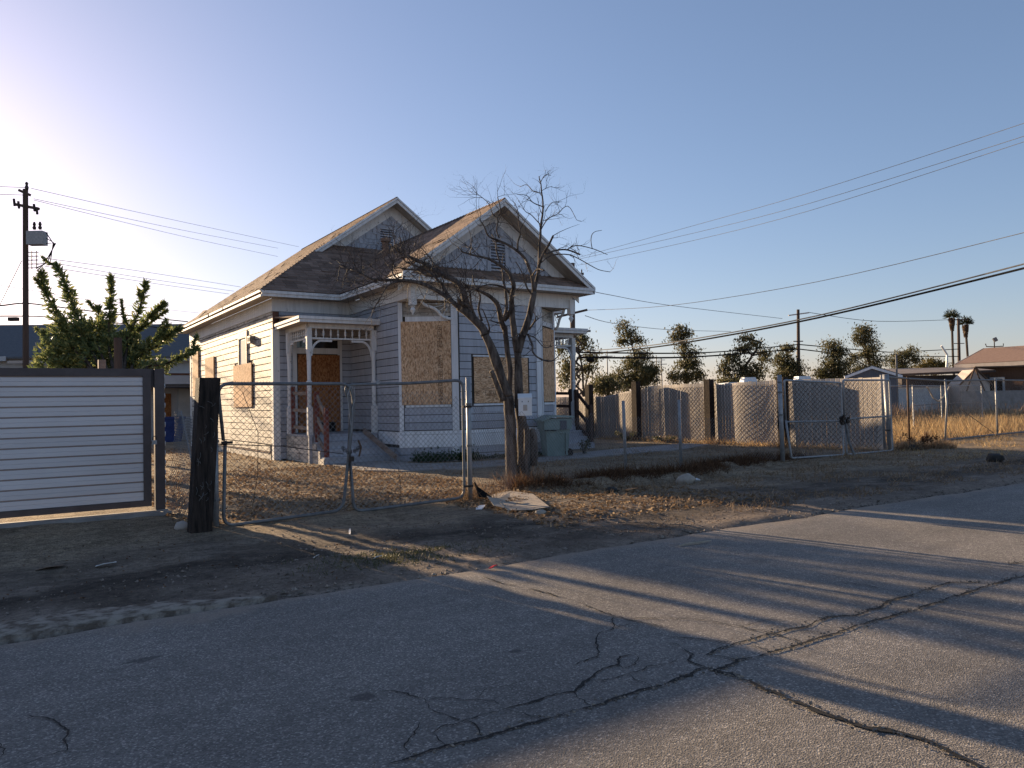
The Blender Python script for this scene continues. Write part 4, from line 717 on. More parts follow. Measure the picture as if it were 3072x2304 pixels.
# little pent roof across the front gable
pent = MB(); pent.prism([(WLx + .25, WFy + .0, 4.475), (WRx - .25, WFy, 4.475), (WRx - .75, YF + .05, 4.80), (WLx + .75, YF + .05, 4.80)], (0, 0, -.03)); pr = part(pent, 'pent_roof', M['shadow_gap'])
m = MB(); rs = random.Random(12)
for i in range(4):
    y = WFy - .01 + i * .14; x = WLx + .2 + i * .13
    while x < WRx - .2 - i * .13:
        w = min(rs.uniform(.2, .34), WRx - .2 - i * .13 - x); z = 4.50 + .5909 * (y - WFy); m.add([(x + .004, y, z), (x + w - .004, y, z), (x + w - .004, y + .17, z + .085), (x + .004, y + .17, z + .085), (x + .004, y, z - .02), (x + w - .004, y, z - .02)], [(0, 1, 2, 3), (4, 5, 1, 0)]); x += w
part(m, 'shingles', M['shingle'], pr, kind='stuff')
m = MB(); m.lathe((9.75, 21.55, zWL(9.75, 0) - .1), [(.11, 0), (.11, .52), (.16, .54), (.16, .64), (.08, .66)], 10); part(m, 'vent_pipe', M['copper'])

# ---- porches
def turned_post(x, y, z0, z1, half=1.0):
    m = MB(); h = z1 - z0
    m.box(x - .065, x + .065, y - .065, y + .065, z0, z0 + h * .26); m.box(x - .065, x + .065, y - .065, y + .065, z0 + h * .80, z1)
    m.lathe((x, y, z0 + h * .26), [(.064, 0), (.072, .02), (.05, .05), (.058, .10), (.058, h * .22), (.074, h * .225), (.074, h * .24), (.048, h * .25), (.054, h * .42), (.062, h * .50), (.075, h * .53), (.064, h * .54)], 10)
    return m
def spindle(x, y, z0, z1):
    h = z1 - z0; return MB().lathe((x, y, z0), [(.014, 0), (.014, h * .2), (.030, h * .32), (.022, h * .5), (.030, h * .68), (.014, h * .8), (.014, h)], 7)
def arch_bracket(a, dirv, drop=.42, reach=.50):
    """quarter-curve bracket from post point a (top) outwards along dirv"""
    a, d = Vector(a), Vector(dirv); pts = []
    for i in range(11):
        t = i / 10 * math.pi / 2; pts.append(a + d * (reach * .55 * (1 - math.cos(t))) + Vector((0, 0, -drop + drop * .92 * math.sin(t))))
    pts.append(pts[-1] + d * reach * .5); m = MB()
    for p, q in zip(pts, pts[1:]): m.bar(p, q + (q - p) * .08, .035, .05)
    return m
def porch(label, sx, x0, x1, floor=.70):
    """porch in the corner of the main wall and the wing; sx = +1 when the wing stands on its right"""
    xo, xi = (x0, x1) if sx > 0 else (x1, x0)          # outer and inner ends
    so = xo + sx * .27; P = MB().box(min(so, xi), max(so, xi), 18.75, YA - .025, floor - .05, floor); pc = part(P, 'porch', M['bluelow'], label=label)
    sub = lambda m, n_, mt, **k: m.build(n_, mt, pc, **k)
    for i in range(3):                                  # boarded sides of the porch
        z1 = floor - .055 - .215 * i; xx = (so + sx * .004, so + sx * .024); sub(MB().box(min(xx), max(xx), 18.80, YA - .06, z1 - .205, z1), 'porch_skirt_board', M['cream'])
    cb = (so, so + sx * .09); sub(MB().box(min(cb), max(cb), 18.755, 18.797, -.05, floor - .053), 'porch_corner_board', M['bluelow'])
    yr0, rz = 18.55, 3.50
    m = MB(); m.prism([(x0, yr0 + .03, rz + .15), (x1, yr0 + .03, rz + .15), (x1, YA - .05, rz + .33), (x0, YA - .05, rz + .33)], (0, 0, -.04)); sub(m, 'porch_roof', M['shingle'])
    sub(MB().box(x0 + .03, x1 - .03, yr0 + .05, YA - .05, rz - .0, rz + .015), 'porch_ceiling', M['soffit'])
    for a, b, nm in ((0, .075, 'porch_fascia'), (.078, .15, 'porch_fascia')):
        t = .0 if a == 0 else .025
        sub(MB().box(x0 - t, x1 if sx > 0 else x1 + t, yr0 - t, yr0 + .028, rz + a, rz + b), nm, M['white'])
        xa, xb = (xo - t, xo + .028) if sx > 0 else (xo - .028, xo + t)
        m = MB(); m.prism([(xa, yr0 + .03, rz + a), (xb, yr0 + .03, rz + a), (xb, YA - .04, rz + a - .02), (xa, YA - .04, rz + a - .02)], (0, 0, b - a)); sub(m, nm, M['white'])
    px_, ex = xo + sx * .33, xi - sx * .06; yp = 18.86
    sub(MB().box(min(px_, ex), max(px_, ex), yp - .05, yp + .05, 3.38, rz - .003), 'porch_beam', M['white']); sub(MB().box(px_ - .05, px_ + .05, yp + .052, YA - .05, 3.38, rz - .004), 'porch_beam', M['white'])
    sub(turned_post(px_, yp, floor, 3.379), 'porch_post', M['white']); sub(turned_post(px_ - sx * .03, YA - .30, floor, 3.379), 'porch_post', M['white']); sub(turned_post(ex, yp, floor, 3.379), 'porch_post', M['white'])
    sub(MB().box(min(px_, ex) + .066, max(px_, ex) - .066, yp - .022, yp + .022, 3.11, 3.15), 'spindle_rail', M['white']); sub(MB().box(px_ - .022, px_ + .022, yp + .066, YA - .37, 3.11, 3.15), 'spindle_rail', M['white'])
    n_ = 9
    for i in range(1, n_): sub(spindle(px_ + (ex - px_) * i / n_, yp, 3.15, 3.379), 'spindle', M['white'])
    for i in range(1, n_): sub(spindle(px_, yp + (YA - .30 - yp) * i / n_, 3.15, 3.379), 'spindle', M['white'])
    sub(arch_bracket((px_ + sx * .06, yp, 3.105), (sx, 0, 0)), 'porch_bracket', M['white']); sub(arch_bracket((ex - sx * .06, yp, 3.105), (-sx, 0, 0)), 'porch_bracket', M['white'])
    sub(arch_bracket((px_, yp + .06, 3.105), (0, 1, 0), .42, .30), 'porch_bracket', M['white']); sub(arch_bracket((px_ - sx * .03, YA - .36, 3.105), (0, -1, 0), .42, .30), 'porch_bracket', M['white'])
    # rails on the open side, red posts
    rail, post = (M['oldrail'], M['redwood']) if sx > 0 else (M['darkrail'], M['darkrail'])
    for y in (yp + .13, YA - .43): sub(MB().box(px_ + sx * .02 - .045, px_ + sx * .02 + .045, y - .045, y + .045, floor, 1.95 if sx > 0 else 1.80), 'rail_post', post)
    for z in ((.86, 1.30, 1.74) if sx > 0 else (1.26, 1.66)): sub(MB().bar((px_ + sx * .02, yp + .17, z), (px_ + sx * .02, YA - .47, z + .03), .04, .09), 'porch_rail', rail)
    # steps down to the walk, stair rail
    xs0, xs1 = (so + .10, x1 - .03) if sx > 0 else (x0 + .03, so - .05)
    for k in range(1, 4):
        y1 = 18.748 - .27 * (k - 1); z = floor - .175 * k
        sub(MB().box(xs0, xs1, y1 - .285, y1, z - .035, z), 'step_tread', M['bluelow']); sub(MB().box(xs0 + .01, xs1 - .01, y1 - .265, y1 - .24, z - .175, z - .036), 'step_riser', M['bluelow'])
        for xq in (xs0 - .022, xs1 + .002): sub(MB().box(xq, xq + .02, y1 - .27, y1, -.02, z - .036), 'stair_side', M['cream'] if xq < xs0 else M['bluelow'])
    sub(MB().box(xs0 + .01, xs1 - .01, 18.722, 18.747, floor - .17, floor - .052), 'step_riser', M['bluelow'])
    nx_ = xs0 + .10 if sx > 0 else xs1 - .0
    top = 1.38 if sx > 0 else 1.30
    sub(MB().box(nx_ - .05, nx_ + .05, 18.02, 18.12, -.02, top), 'newel_post', M['redwood'] if sx > 0 else M['darkrail'], label='red-brown newel post of the left stair' if sx > 0 else 'dark newel post of the right stair')
    ux = px_ + sx * .13 if sx > 0 else nx_ - .02
    sub(MB().box(ux - .05, ux + .05, 18.66, 18.76, .0 if sx < 0 else .3, 1.78), 'rail_post', post)
    for za, zb in ((1.66, 1.18), (1.12, .70), (.66, .30)): sub(MB().bar((ux + sx * .0, 18.68, za), (nx_, 18.13, zb), .04, .10), 'stair_rail', rail)
    return pc
porch('left corner porch with turned posts, spindle frieze and a broken stair rail', 1, XL + .02, XI - .025)
porch('right corner porch with dark wooden rails and steps to the walk', -1, XR + .03, XM)
# ------------------------------------------------------------------ chain link helper
def chain(m, a, b, z0, z1, step=.075, r=.0026, top=None, bot=None, sag=0.0, seed=1):
    """diamond mesh between ground points a and b; top(s), bot(s) give local heights"""
    a, b = Vector((*a, 0)), Vector((*b, 0)); d = b - a; L = d.length; d.normalize(); nv = Vector((-d.y, d.x, 0))
    tz = top or (lambda s: z1); bz = bot or (lambda s: z0); h = step / 2
    def P(s, z, k):
        w = sag * math.sin(s * 2.1 + z * 2 + seed) + .008 * math.sin(s * 9 + z * 7)
        q = a + d * s + nv * (w + .0018 * k); return Vector((q.x, q.y, z))
    H = max(z1, z0 + .2) - z0
    for sg in (1, -1):
        s0 = -H if sg > 0 else 0.0
        s0 = math.floor(s0 / step) * step
        while s0 < L + H:
            run = []; n_ = int(H / (step * 1.0)) + 1
            for i in range(n_ + 1):
                z = z0 + H * i / n_; s = s0 + sg * (z - z0)
                ok = 0 <= s <= L and bz(s) <= z <= tz(s)
                if ok: run.append(P(s, z, sg))
                if (not ok or i == n_) and len(run) > 1: wires(m, run, r); run = []
                elif not ok: run = []
            s0 += step
    return m
def wires(m, run, r):
    o = len(m.v); k = len(run); d = (run[-1] - run[0]).normalized(); e = d.orthogonal().normalized(); f = d.cross(e)
    for p in run:
        for c_, s_ in ((1, 0), (-.5, .866), (-.5, -.866)): m.v.append(tuple(p + e * (r * c_) + f * (r * s_)))
    for i in range(k - 1):
        for j in range(3): m.f.append((o + i * 3 + j, o + i * 3 + (j + 1) % 3, o + i * 3 + 3 + (j + 1) % 3, o + i * 3 + 3 + j))
def pipe_path(pts, rad, corner=.12):
    """pipe along corner points with rounded bends"""
    P = [Vector(p) for p in pts]; out = [P[0]]
    for i in range(1, len(P) - 1):
        a, b, c = P[i - 1], P[i], P[i + 1]; u = (a - b); v = (c - b); cu = min(corner, u.length * .45); cv = min(corner, v.length * .45); s, e = b + u.normalized() * cu, b + v.normalized() * cv
        for k in range(6): t = k / 5; out.append(s.lerp(b, t).lerp(b.lerp(e, t), t))
    out.append(P[-1]); return MB().tube(out, rad, 8)

# ------------------------------------------------------------------ sliding metal gate on the left
gt = thing('metal_gate', 'tall sliding gate of white ribbed panels in a dark brown steel frame', 'gate', (.5, 11.6, 0))
gp = lambda m, n_, mt, p=gt, **k: m.build(n_, mt, p, **k)
GX0, GX1, GYY = -4.2, 1.70, 11.6
gp(MB().box(GX0, 1.70, GYY - .04, GYY + .04, 1.87, 1.97), 'frame_bar', M['gatebrown']); gp(MB().box(GX0, 1.70, GYY - .04, GYY + .04, .09, .17), 'frame_bar', M['gatebrown'])
gp(MB().box(1.60, 1.70, GYY - .04, GYY + .04, .171, 1.869), 'frame_bar', M['gatebrown']); gp(MB().box(GX0 - .1, GX0, GYY - .04, GYY + .04, .09, 1.97), 'frame_bar', M['gatebrown'])
gp(MB().box(1.60, 1.702, GYY - .042, GYY - .0405, 1.868, 1.9685), 'frame_gusset', M['gatebrown'])
nb = 13; ph = (1.869 - .171) / nb
for i in range(nb):
    z0 = .171 + i * ph; m = MB(); y = GYY - .012; z1 = z0 + ph - .016
    prof = [(y, z0), (y - .012, z0 + .004), (y - .012, z0 + (z1 - z0) * .46), (y - .006, z0 + (z1 - z0) * .5), (y - .012, z0 + (z1 - z0) * .54), (y - .012, z1 - .004), (y, z1)]
    for xx in (GX0, 1.60): m.v += [(xx, yy, zz) for yy, zz in prof]
    k = len(prof); m.f += [(j, j + 1, k + j + 1, k + j) for j in range(k - 1)]
    gp(m, 'gate_panel', M['gatepanel']); gp(MB().box(GX0, 1.60, GYY - .016, GYY + .012, z1, z0 + ph), 'panel_rib', M['gaterib'])
gp(MB().box(GX0, 1.60, GYY - .002, GYY + .01, .171, 1.869), 'backing_sheet', M['gatebrown'])
pt = thing('gate_post', 'dark brown steel gate post with a ribbed white sheet edge behind it', 'post', (1.83, 11.6, 0))
gp(MB().box(1.745, 1.87, GYY - .05, GYY + .05, -.1, 1.97), 'post_tube', M['gatebrown'], pt); gp(MB().box(1.70, 1.745, GYY + .01, GYY + .05, 1.72, 1.97), 'post_strike', M['gatebrown'], pt)
for i in range(14):
    z = .13 + i * .1335; m = MB(); m.tube([(1.86, 11.70, z), (1.90, 11.70, z)], .036, 8); gp(m, 'sheet_rib', M['rvwhite'], pt)
gp(MB().box(1.855, 1.868, 11.655, 11.74, .05, 1.93), 'sheet_edge', M['gatebrown'], pt)
lk = thing('padlock', 'small steel padlock hanging at the gate post gap', 'padlock', (1.735, 11.5, .99))
MB().box(1.70, 1.765, 11.515, 11.545, .93, .99).build('lock_body', M['galv'], lk); MB().tube([(1.715, 11.53, .99), (1.715, 11.53, 1.03), (1.735, 11.53, 1.045), (1.755, 11.53, 1.03), (1.755, 11.53, .99)], .006, 6).build('shackle', M['iron'], lk)
tr = thing('gate_track', 'pair of pale steel gate rails lying in the dirt', 'rail', (0, 11.3, 0))
for y in (11.52, 11.28): MB().box(-6, 1.9, y - .03, y + .03, -.05, .035).build('track_rail', M['concrete'], tr)  # pale rail colour stands in for the sunlight strips under the gate

# ------------------------------------------------------------------ timbers and posts at the double gate
tp = thing('timber_post', 'leaning tar-black square timber post beside the chain-link gate', 'post', (1.87, 9.35, 0))
m = MB(); m.prism([(1.75, 9.24, -.1), (1.98, 9.24, -.1), (1.98, 9.46, -.1), (1.75, 9.46, -.1)], (.12, .02, 1.86)); m.build('post_timber', M['tie'], tp)
rs = random.Random(4); m = MB()
for i in range(34):
    s = rs.random(); z = .25 + 1.25 * rs.random(); x = 1.78 + .19 * rs.random() + z * .065; p = Vector((x, 9.232, z)); q = p + Vector((rs.uniform(-.06, .06), rs.uniform(-.012, .0), rs.uniform(.03, .09)))
    if q.x < 1.8 + z * .065 - .04 or q.x > 1.96 + z * .065: continue
    m.tube([p, p.lerp(q, .5) + Vector((.012, -.006, 0)), q], .0022, 4, False)
m.build('wire_scrap', M['galv_old'], tp, kind='stuff')
def gpost(name, x, y, h, r, label, lean=(0, 0), group=None, mat='galv'):
    t = thing(name, label, 'post', (x, y, 0), group)
    MB().tube([(x, y, -.1), (x + lean[0], y + lean[1], h)], r, 10).build('pipe', M[mat], t, smooth=True); return t
p1 = gpost('gate_post', 2.11, 9.62, 1.16, .036, 'short galvanised hinge post right of the tar-black timber')
for z in (1.0, .30): MB().tube([(2.11, 9.62, z), (2.11, 9.62, z + .03)], .045, 10).build('hinge_band', M['galv_old'], p1)
p2 = gpost('gate_post', 5.62, 9.64, 1.78, .036, 'tall galvanised post at the right end of the double chain-link gate')
for z in (1.38, .78, .2): MB().tube([(5.62, 9.64, z), (5.62, 9.64, z + .03)], .045, 10).build('tie_band', M['galv_old'], p2)
for z in (1.36, .22): MB().bar((5.50, 9.60, z), (5.64, 9.60, z), .03, .03).build('hinge', M['iron'], p2)
g1 = thing('chain_link_gate', 'left leaf of the sagging chain-link driveway gate', 'gate', (2.95, 9.6, 0), 'driveway gate leaves')
pipe_path([(2.20, 9.6, 1.02), (2.14, 9.6, 1.70), (3.80, 9.6, 1.695), (3.86, 9.6, 1.45), (3.68, 9.6, .05), (2.19, 9.6, .0), (2.22, 9.6, 1.02)], .021, .14).build('gate_frame', M['galv_old'], g1, smooth=True)
chain(MB(), (2.24, 9.57), (3.74, 9.57), .05, 1.80, top=lambda s: 1.69 + .09 * max(0, math.sin(s * 3 + 1)), sag=.015).build('wire_mesh', M['wire'], g1)
MB().tube([(2.42, 9.565, 1.60), (2.60, 9.565, 1.1), (2.59, 9.565, .6), (2.50, 9.565, .1)], .004, 5).build('stretcher_wire', M['iron'], g1)
MB().tube([(2.15, 9.58, .98), (2.9, 9.58, .92), (3.70, 9.59, .78)], .006, 5).build('brace_rod', M['iron'], g1)
MB().box(2.18, 2.30, 9.56, 9.63, .98, 1.01).build('hinge', M['iron'], g1)
g2 = thing('chain_link_gate', 'right leaf of the chain-link driveway gate with a rounded top corner', 'gate', (4.65, 9.6, 0), 'driveway gate leaves')
pipe_path([(3.78, 9.62, .8), (3.82, 9.62, 1.42), (3.72, 9.62, 1.68), (4.7, 9.62, 1.70), (5.52, 9.62, 1.745), (5.51, 9.62, .06), (3.84, 9.62, .015), (3.79, 9.62, .8)], .021, .13).build('gate_frame', M['galv_old'], g2, smooth=True)
chain(MB(), (3.80, 9.645), (5.50, 9.645), .03, 1.66, sag=.015, top=lambda s: 1.60 + .05 * math.sin(s * 2.5), seed=3).build('wire_mesh', M['wire'], g2)
for z in (1.715, 1.725): MB().tube([(4.2 + z - 1.715, 9.62, z - .03), (4.2 + z - 1.715, 9.62, z + .01)], .026, 8).build('pipe_sleeve', M['galv'], g2)
MB().tube([(4.52, 9.66, .0), (4.53, 9.66, .35), (4.50, 9.66, .55)], .004, 5).build('loose_wire', M['iron'], g2)
ch = thing('chain', 'rusty chain and padlock tying the two driveway gate leaves together', 'chain', (3.78, 9.56, .8))
m = MB()
for i in range(14):
    a = i / 14 * 2 * math.pi; c = Vector((3.79 + .11 * math.cos(a), 9.57 + .07 * math.sin(a), .83 + .03 * math.cos(a * 2 + 1))); m.tube([c + Vector((-.012, 0, .012)), c + Vector((.012, .012, .02)), c + Vector((.014, 0, -.014)), c + Vector((-.012, -.01, -.014)), c + Vector((-.012, 0, .012))], .005, 5)
m.build('chain_loop', M['iron'], ch)
m = MB()
for i in range(12):
    z = .78 - i * .036; w = .012 if i % 2 else 0; m.tube([(3.775 - .012, 9.575, z), (3.775 + w, 9.575 + .012, z + .014), (3.775 + .012, 9.575, z), (3.775, 9.575 - .008, z - .026), (3.775 - .012, 9.575, z)], .0042, 5)
m.build('hanging_chain', M['iron'], ch); MB().box(3.755, 3.82, 9.535, 9.565, .68, .745).build('lock_body', M['iron'], ch); MB().tube([(3.90, 9.56, .74), (3.93, 9.56, .86), (3.89, 9.56, .95)], .012, 6).build('chain_end', M['rust'], ch)
wl = thing('wire_loop', 'bent bare wire hooked over the gate top', 'wire', (3.8, 9.58, 1.5))
MB().tube([(3.80, 9.58, 1.15), (3.77, 9.58, 1.40), (3.76, 9.58, 1.55), (3.80, 9.58, 1.66), (3.85, 9.58, 1.66), (3.86, 9.58, 1.5), (3.82, 9.58, 1.36), (3.81, 9.58, 1.05)], .006, 6).build('bent_wire', M['galv'], wl)

# ------------------------------------------------------------------ low fence runs
f1 = thing('chain_link_fence', 'short run of crumpled chain-link between gate post and tarred timber', 'fence', (1.95, 10.5, 0))
chain(MB(), (1.93, 11.5), (1.98, 9.48), .02, 1.45, step=.07, top=lambda s: 1.38 + .05 * math.sin(s * 4), sag=.05, seed=5).build('wire_mesh', M['wire'], f1)
f2 = thing('chain_link_fence', 'slack chain-link fence in front of the dead tree', 'fence', (8, 10.4, 0))
chain(MB(), (5.66, 9.66), (7.1, 10.66), .02, 1.5, top=lambda s: 1.40 - .10 * s, sag=.03, seed=2).build('wire_mesh', M['wire'], f2)
chain(MB(), (7.1, 10.66), (10.2, 11.38), .02, 1.4, top=lambda s: 1.27 - .10 * math.sin(s), sag=.05, seed=8).build('wire_mesh', M['wire'], f2)
chain(MB(), (10.2, 11.38), (14.2, 10.95), .05, 1.3, top=lambda s: 1.10 + .06 * math.sin(s * 2), sag=.05, seed=9).build('wire_mesh', M['wire'], f2)
gpost('fence_post', 10.20, 11.42, 1.40, .033, 'thin steel fence post in front of the right porch steps', (-.03, 0), 'bare fence posts')
gpost('fence_post', 11.72, 11.42, 1.40, .033, 'thin steel fence post with greenish top nearest the slatted fence', (-.02, 0), 'bare fence posts')

# ------------------------------------------------------------------ slatted privacy fence
sf = thing('slatted_fence', 'tall beige privacy-slat chain-link fence along the right side of the yard', 'fence', (18.7, 18, 0))
smesh = MB(); smesh.add([(0, -.0685, 0), (-.003, -.055, 0), (-.003, .055, 0), (0, .0685, 0), (.008, 0, 0), (0, -.0685, 1), (-.003, -.055, 1), (-.003, .055, 1), (0, .0685, 1), (.008, 0, 1)], [(0, 1, 6, 5), (1, 2, 7, 6), (2, 3, 8, 7), (3, 4, 9, 8), (4, 0, 5, 9), (5, 6, 7, 8, 9), (4, 3, 2, 1, 0)])
sm = smesh.mesh('slat', M['slat'])
def sx_(y): return 18.72 + .07 * math.sin(y * 1.1 + .5) + .04 * math.sin(y * 2.7)
def stop(y):
    pts = [(11, 1.86), (13.8, 1.90), (14.3, 1.92), (16.6, 1.86), (16.9, 1.92), (19.6, 1.90), (19.9, 1.80), (20.6, 1.74), (22, 1.58), (26.5, 1.6)]
    for (a, b), (c, d) in zip(pts, pts[1:]):
        if a <= y <= c: return b + (d - b) * (y - a) / (c - a)
    return 1.6
y = 11.25; rs = random.Random(2)
while y < 26.4:
    o = bpy.data.objects.new('slat', sm); col.objects.link(o); attach(o, sf); h = stop(y) + rs.uniform(-.014, .008)
    o.location = (sx_(y), y, .02); o.scale = (1, rs.uniform(.97, 1.01), h - .02); o.rotation_euler = (rs.uniform(-.004, .004), 0, rs.uniform(-.012, .012) - .077 * math.cos(y * 1.1 + .5) - .108 * math.cos(y * 2.7)); y += .138
m = MB(); base = MB()
chain(base, (0, 11.2), (0, 26.4), .03, 1.95, step=.138, r=.0062, top=stop and (lambda s: stop(11.2 + s) + .03))
base.v = [(sx_(v[1]) - .022 + v[0] * .4, v[1], v[2]) for v in base.v]; base.build('wire_mesh', M['rust'], sf)
for yy, h in ((14.03, 1.98), (16.83, 2.02), (20.05, 2.06), (22.7, 2.04)):
    x = sx_(yy) - .19; m = MB(); m.prism([(x - .11, yy - .12, -.1), (x + .11, yy - .12, -.1), (x + .11, yy + .12, -.1), (x - .11, yy + .12, -.1)], (rs.uniform(-.02, .02), .02, h + .1)); m.build('timber_post', M['tie2'], sf)

# ------------------------------------------------------------------ right-hand gates
a1 = gpost('gate_post', 14.32, 10.9, 1.90, .048, 'thick galvanised hinge post left of the two mesh gates', (-.03, 0))
for z in (1.5, 1.72, 1.0): MB().tube([(14.30, 10.9, z), (14.30, 10.9, z + .035)], .058, 10).build('tie_band', M['galv_old'], a1)
a2 = gpost('gate_post', 18.72, 11.0, 1.93, .075, 'thickest galvanised corner post right of the two mesh gates', (-.12, 0))
for z in (1.55, .5): MB().tube([(18.66, 11.0, z), (18.66, 11.0, z + .04)], .088, 10).build('tie_band', M['iron'], a2)
for nm, xa, xb, lab in (('l', 14.44, 16.50, 'left mesh gate leaf in front of the slatted fence'), ('r', 16.62, 18.55, 'right mesh gate leaf beside the thickest corner post')):
    gg = thing('mesh_gate', lab, 'gate', ((xa + xb) / 2, 10.88, 0), 'mesh gate leaves')
    dz = -.03 if nm == 'l' else 0
    pipe_path([(xa, 10.88, .9), (xa - .02, 10.88, 1.78), (xb, 10.88, 1.78 + 2 * dz), (xb + (.04 if nm == 'l' else .04), 10.88, .02), (xa + (.16 if nm == 'l' else .05), 10.88, .02 - dz), (xa, 10.88, .9)], .024, .06).build('gate_frame', M['galv'], gg, smooth=True)
    MB().tube([(xa + .02, 10.88, .86), (xb, 10.88, .82 + .06 * (nm == 'r'))], .021, 8).build('middle_rail', M['galv'], gg, smooth=True)
    chain(MB(), (xa + .03, 10.86), (xb - .02, 10.86), .06, 1.72, step=.075).build('wire_mesh', M['wire'], gg)
lb = thing('chain', 'dark knotted chain joining the two mesh gates at mid height', 'chain', (16.56, 10.84, .85)); m = MB(); rs = random.Random(8)
for i in range(16): c = Vector((16.56 + rs.uniform(-.15, .13), 10.83 + rs.uniform(-.02, .04), .84 + rs.uniform(-.10, .12))); m.obox(c, (rs.uniform(.02, .045), 0, rs.uniform(-.02, .02)), (0, .02, 0), (0, 0, rs.uniform(.015, .035)))
m.build('chain_knot', M['iron'], lb); MB().tube([(16.60, 10.84, .75), (16.66, 10.80, .3), (16.72, 10.7, -.03)], .03, 8).build('drop_rod', M['galv_old'], lb)

# ------------------------------------------------------------------ fences of the dry lot at the right
lf = thing('chain_link_fence', 'chain-link fence with a dark top rail in front of the dry grass lot', 'fence', (25, 12.2, 0))
xs = [(19.6, 11.7, 1.95), (21.55, 12.1, 1.92), (24.0, 12.3, 1.86), (27.15, 12.3, 1.88), (30.4, 12.4, 1.86), (34, 12.4, 1.86)]
for i, (x, yy, h) in enumerate(xs): MB().tube([(x - (.14 if i == 2 else 0), yy, -.1), (x + (.05 if i == 2 else 0), yy, .6 * h), (x, yy, h)], .03 if i else .05, 8).build('fence_post', M['galv'] if i != 1 else M['rust'], lf, smooth=True)
MB().tube([(x, yy, h - .05) for x, yy, h in xs], .026, 8).build('top_rail', M['galv_old'], lf)
MB().tube([(23.6, 12.25, .02), (27.1, 12.28, .05), (34, 12.35, .07)], .03, 8).build('bottom_rail', M['galv_old'], lf)
for (x0, y0, h0), (x1, y1, h1) in zip(xs, xs[1:]): chain(MB(), (x0, y0), (x1, y1), .05, min(h0, h1) - .05, step=.11, r=.0022).build('wire_mesh', M['wire'], lf)
MB().tube([(25.2, 12.5, .95), (27.0, 12.35, .1)], .012, 6).build('brace_rod', M['rust'], lf)
kf = thing('chain_link_fence', 'pale inner chain-link pen behind the dry grass', 'fence', (30, 17.5, 0))
for x, yy, h in ((24.2, 15.4, 1.75), (29.2, 16.2, 1.78), (33.4, 17.3, 1.78), (37.5, 17.6, 1.8), (31.2, 19.6, 1.8)): MB().tube([(x, yy, -.1), (x, yy, h)], .028, 8).build('fence_post', M['galv'], kf)
MB().tube([(24.2, 15.4, 1.72), (29.2, 16.2, 1.75), (33.4, 17.3, 1.75), (37.5, 17.6, 1.77)], .022, 6).build('top_rail', M['galv'], kf)
MB().tube([(29.2, 16.2, .98), (33.4, 17.3, 1.0), (37.5, 17.6, 1.0)], .016, 6).build('middle_rail', M['galv_old'], kf)
chain(MB(), (29.2, 16.2), (37.5, 17.6), .1, 1.7, step=.13, r=.0025).build('wire_mesh', M['wire'], kf)
MB().tube([(31.0, 16.6 , 1.72), (31.8, 16.8, 1.25), (32.6, 17.0, 1.10), (33.4, 17.2, 1.3), (34.2, 17.35, 1.74)], .03, 6).build('hanging_rope', M['rope'], kf)
tf = thing('tin_fence', 'grey corrugated tin fence behind the dry grass lot', 'fence', (47, 27, 0)); rs = random.Random(3); x = 38.0
while x < 53:
    m = MB(); k = 9; w = 1.0; P = []
    for i in range(k): xx = x + w * i / (k - 1); P += [(xx, 27 + .03 * math.cos(i * math.pi), 0), (xx, 27 + .03 * math.cos(i * math.pi), 1.86)]
    m.add(P, [(2 * i, 2 * i + 2, 2 * i + 3, 2 * i + 1) for i in range(k - 1)]); m.build('tin_sheet', M['tin'], tf); x += w + .006
MB().bar((38, 26.92, 1.88), (53.1, 26.92, 1.88), .05, .07).build('cap_rail', M['galv'], tf)
# ------------------------------------------------------------------ dead tree in the yard
dt = thing('dead_tree', 'bare dead tree with forked dark trunk and spreading twigs before the house', 'tree', (7.46, 11.2, 0))
tm = MB(); bm_ = MB(); tw = MB(); rs = random.Random(21); nodes = []
for i, L in enumerate(LIMBS):
    n_ = len(L); L = [[p[0], p[1], p[2], L[0][3] + (L[-1][3] - L[0][3]) * j / (n_ - 1)] for j, p in enumerate(L)]
    P, Rr = smooth_path(L, 4, .012, i)
    big = L[0][3] > .07
    if big:
        Rr = [r_ * (1 + .16 * vnoise(p.x * 6, p.z * 3, 1, i)) for r_, p in zip(Rr, P)]
        if P[0].z < .15: Rr = [r_ * (1 + .25 * math.exp(-max(0, p.z) / .14)) for r_, p in zip(Rr, P)]
    (tm if big else bm_).tube(P, Rr, 9 if big else 6)
    if L[-1][3] < .045:
        for j in range(len(P) // 4, len(P)):
            nodes.append((P[j], (P[j] - P[j - 1]).normalized(), Rr[j], j / len(P)))
def grow(p, d, r_, L, depth):
    k = 4; pts = [p]; rr = [r_]; q = p.copy(); dd = d.copy()
    for i in range(k):
        dd = (dd + Vector((rs.gauss(0, .28), rs.gauss(0, .28), rs.gauss(.05, .24)))).normalized(); q = q + dd * (L / k); pts.append(q.copy()); rr.append(r_ * (1 - .72 * (i + 1) / k))
        if depth > 0 and rs.random() < .50:
            nd = (dd + Vector((rs.gauss(0, .75), rs.gauss(0, .75), rs.gauss(.1, .6)))).normalized(); grow(q, nd, rr[-1] * .8, L * rs.uniform(.4, .7), depth - 1)
    tw.tube(pts, rr, 3, False)
for p, d, r_, t in nodes:
    left = p.x < 6.6
    n_ = rs.choice((1, 2, 3)) if left and rs.random() < .85 else (1 if rs.random() < .36 else 0)
    for _ in range(n_):
        nd = (d * .5 + Vector((rs.gauss(0, .7), rs.gauss(0, .7), rs.gauss(.12, .65)))).normalized()
        grow(p, nd, max(.0042, min(.0078, r_ * .6)), rs.uniform(.25, .75 if left else .5), 3 if left else 2)
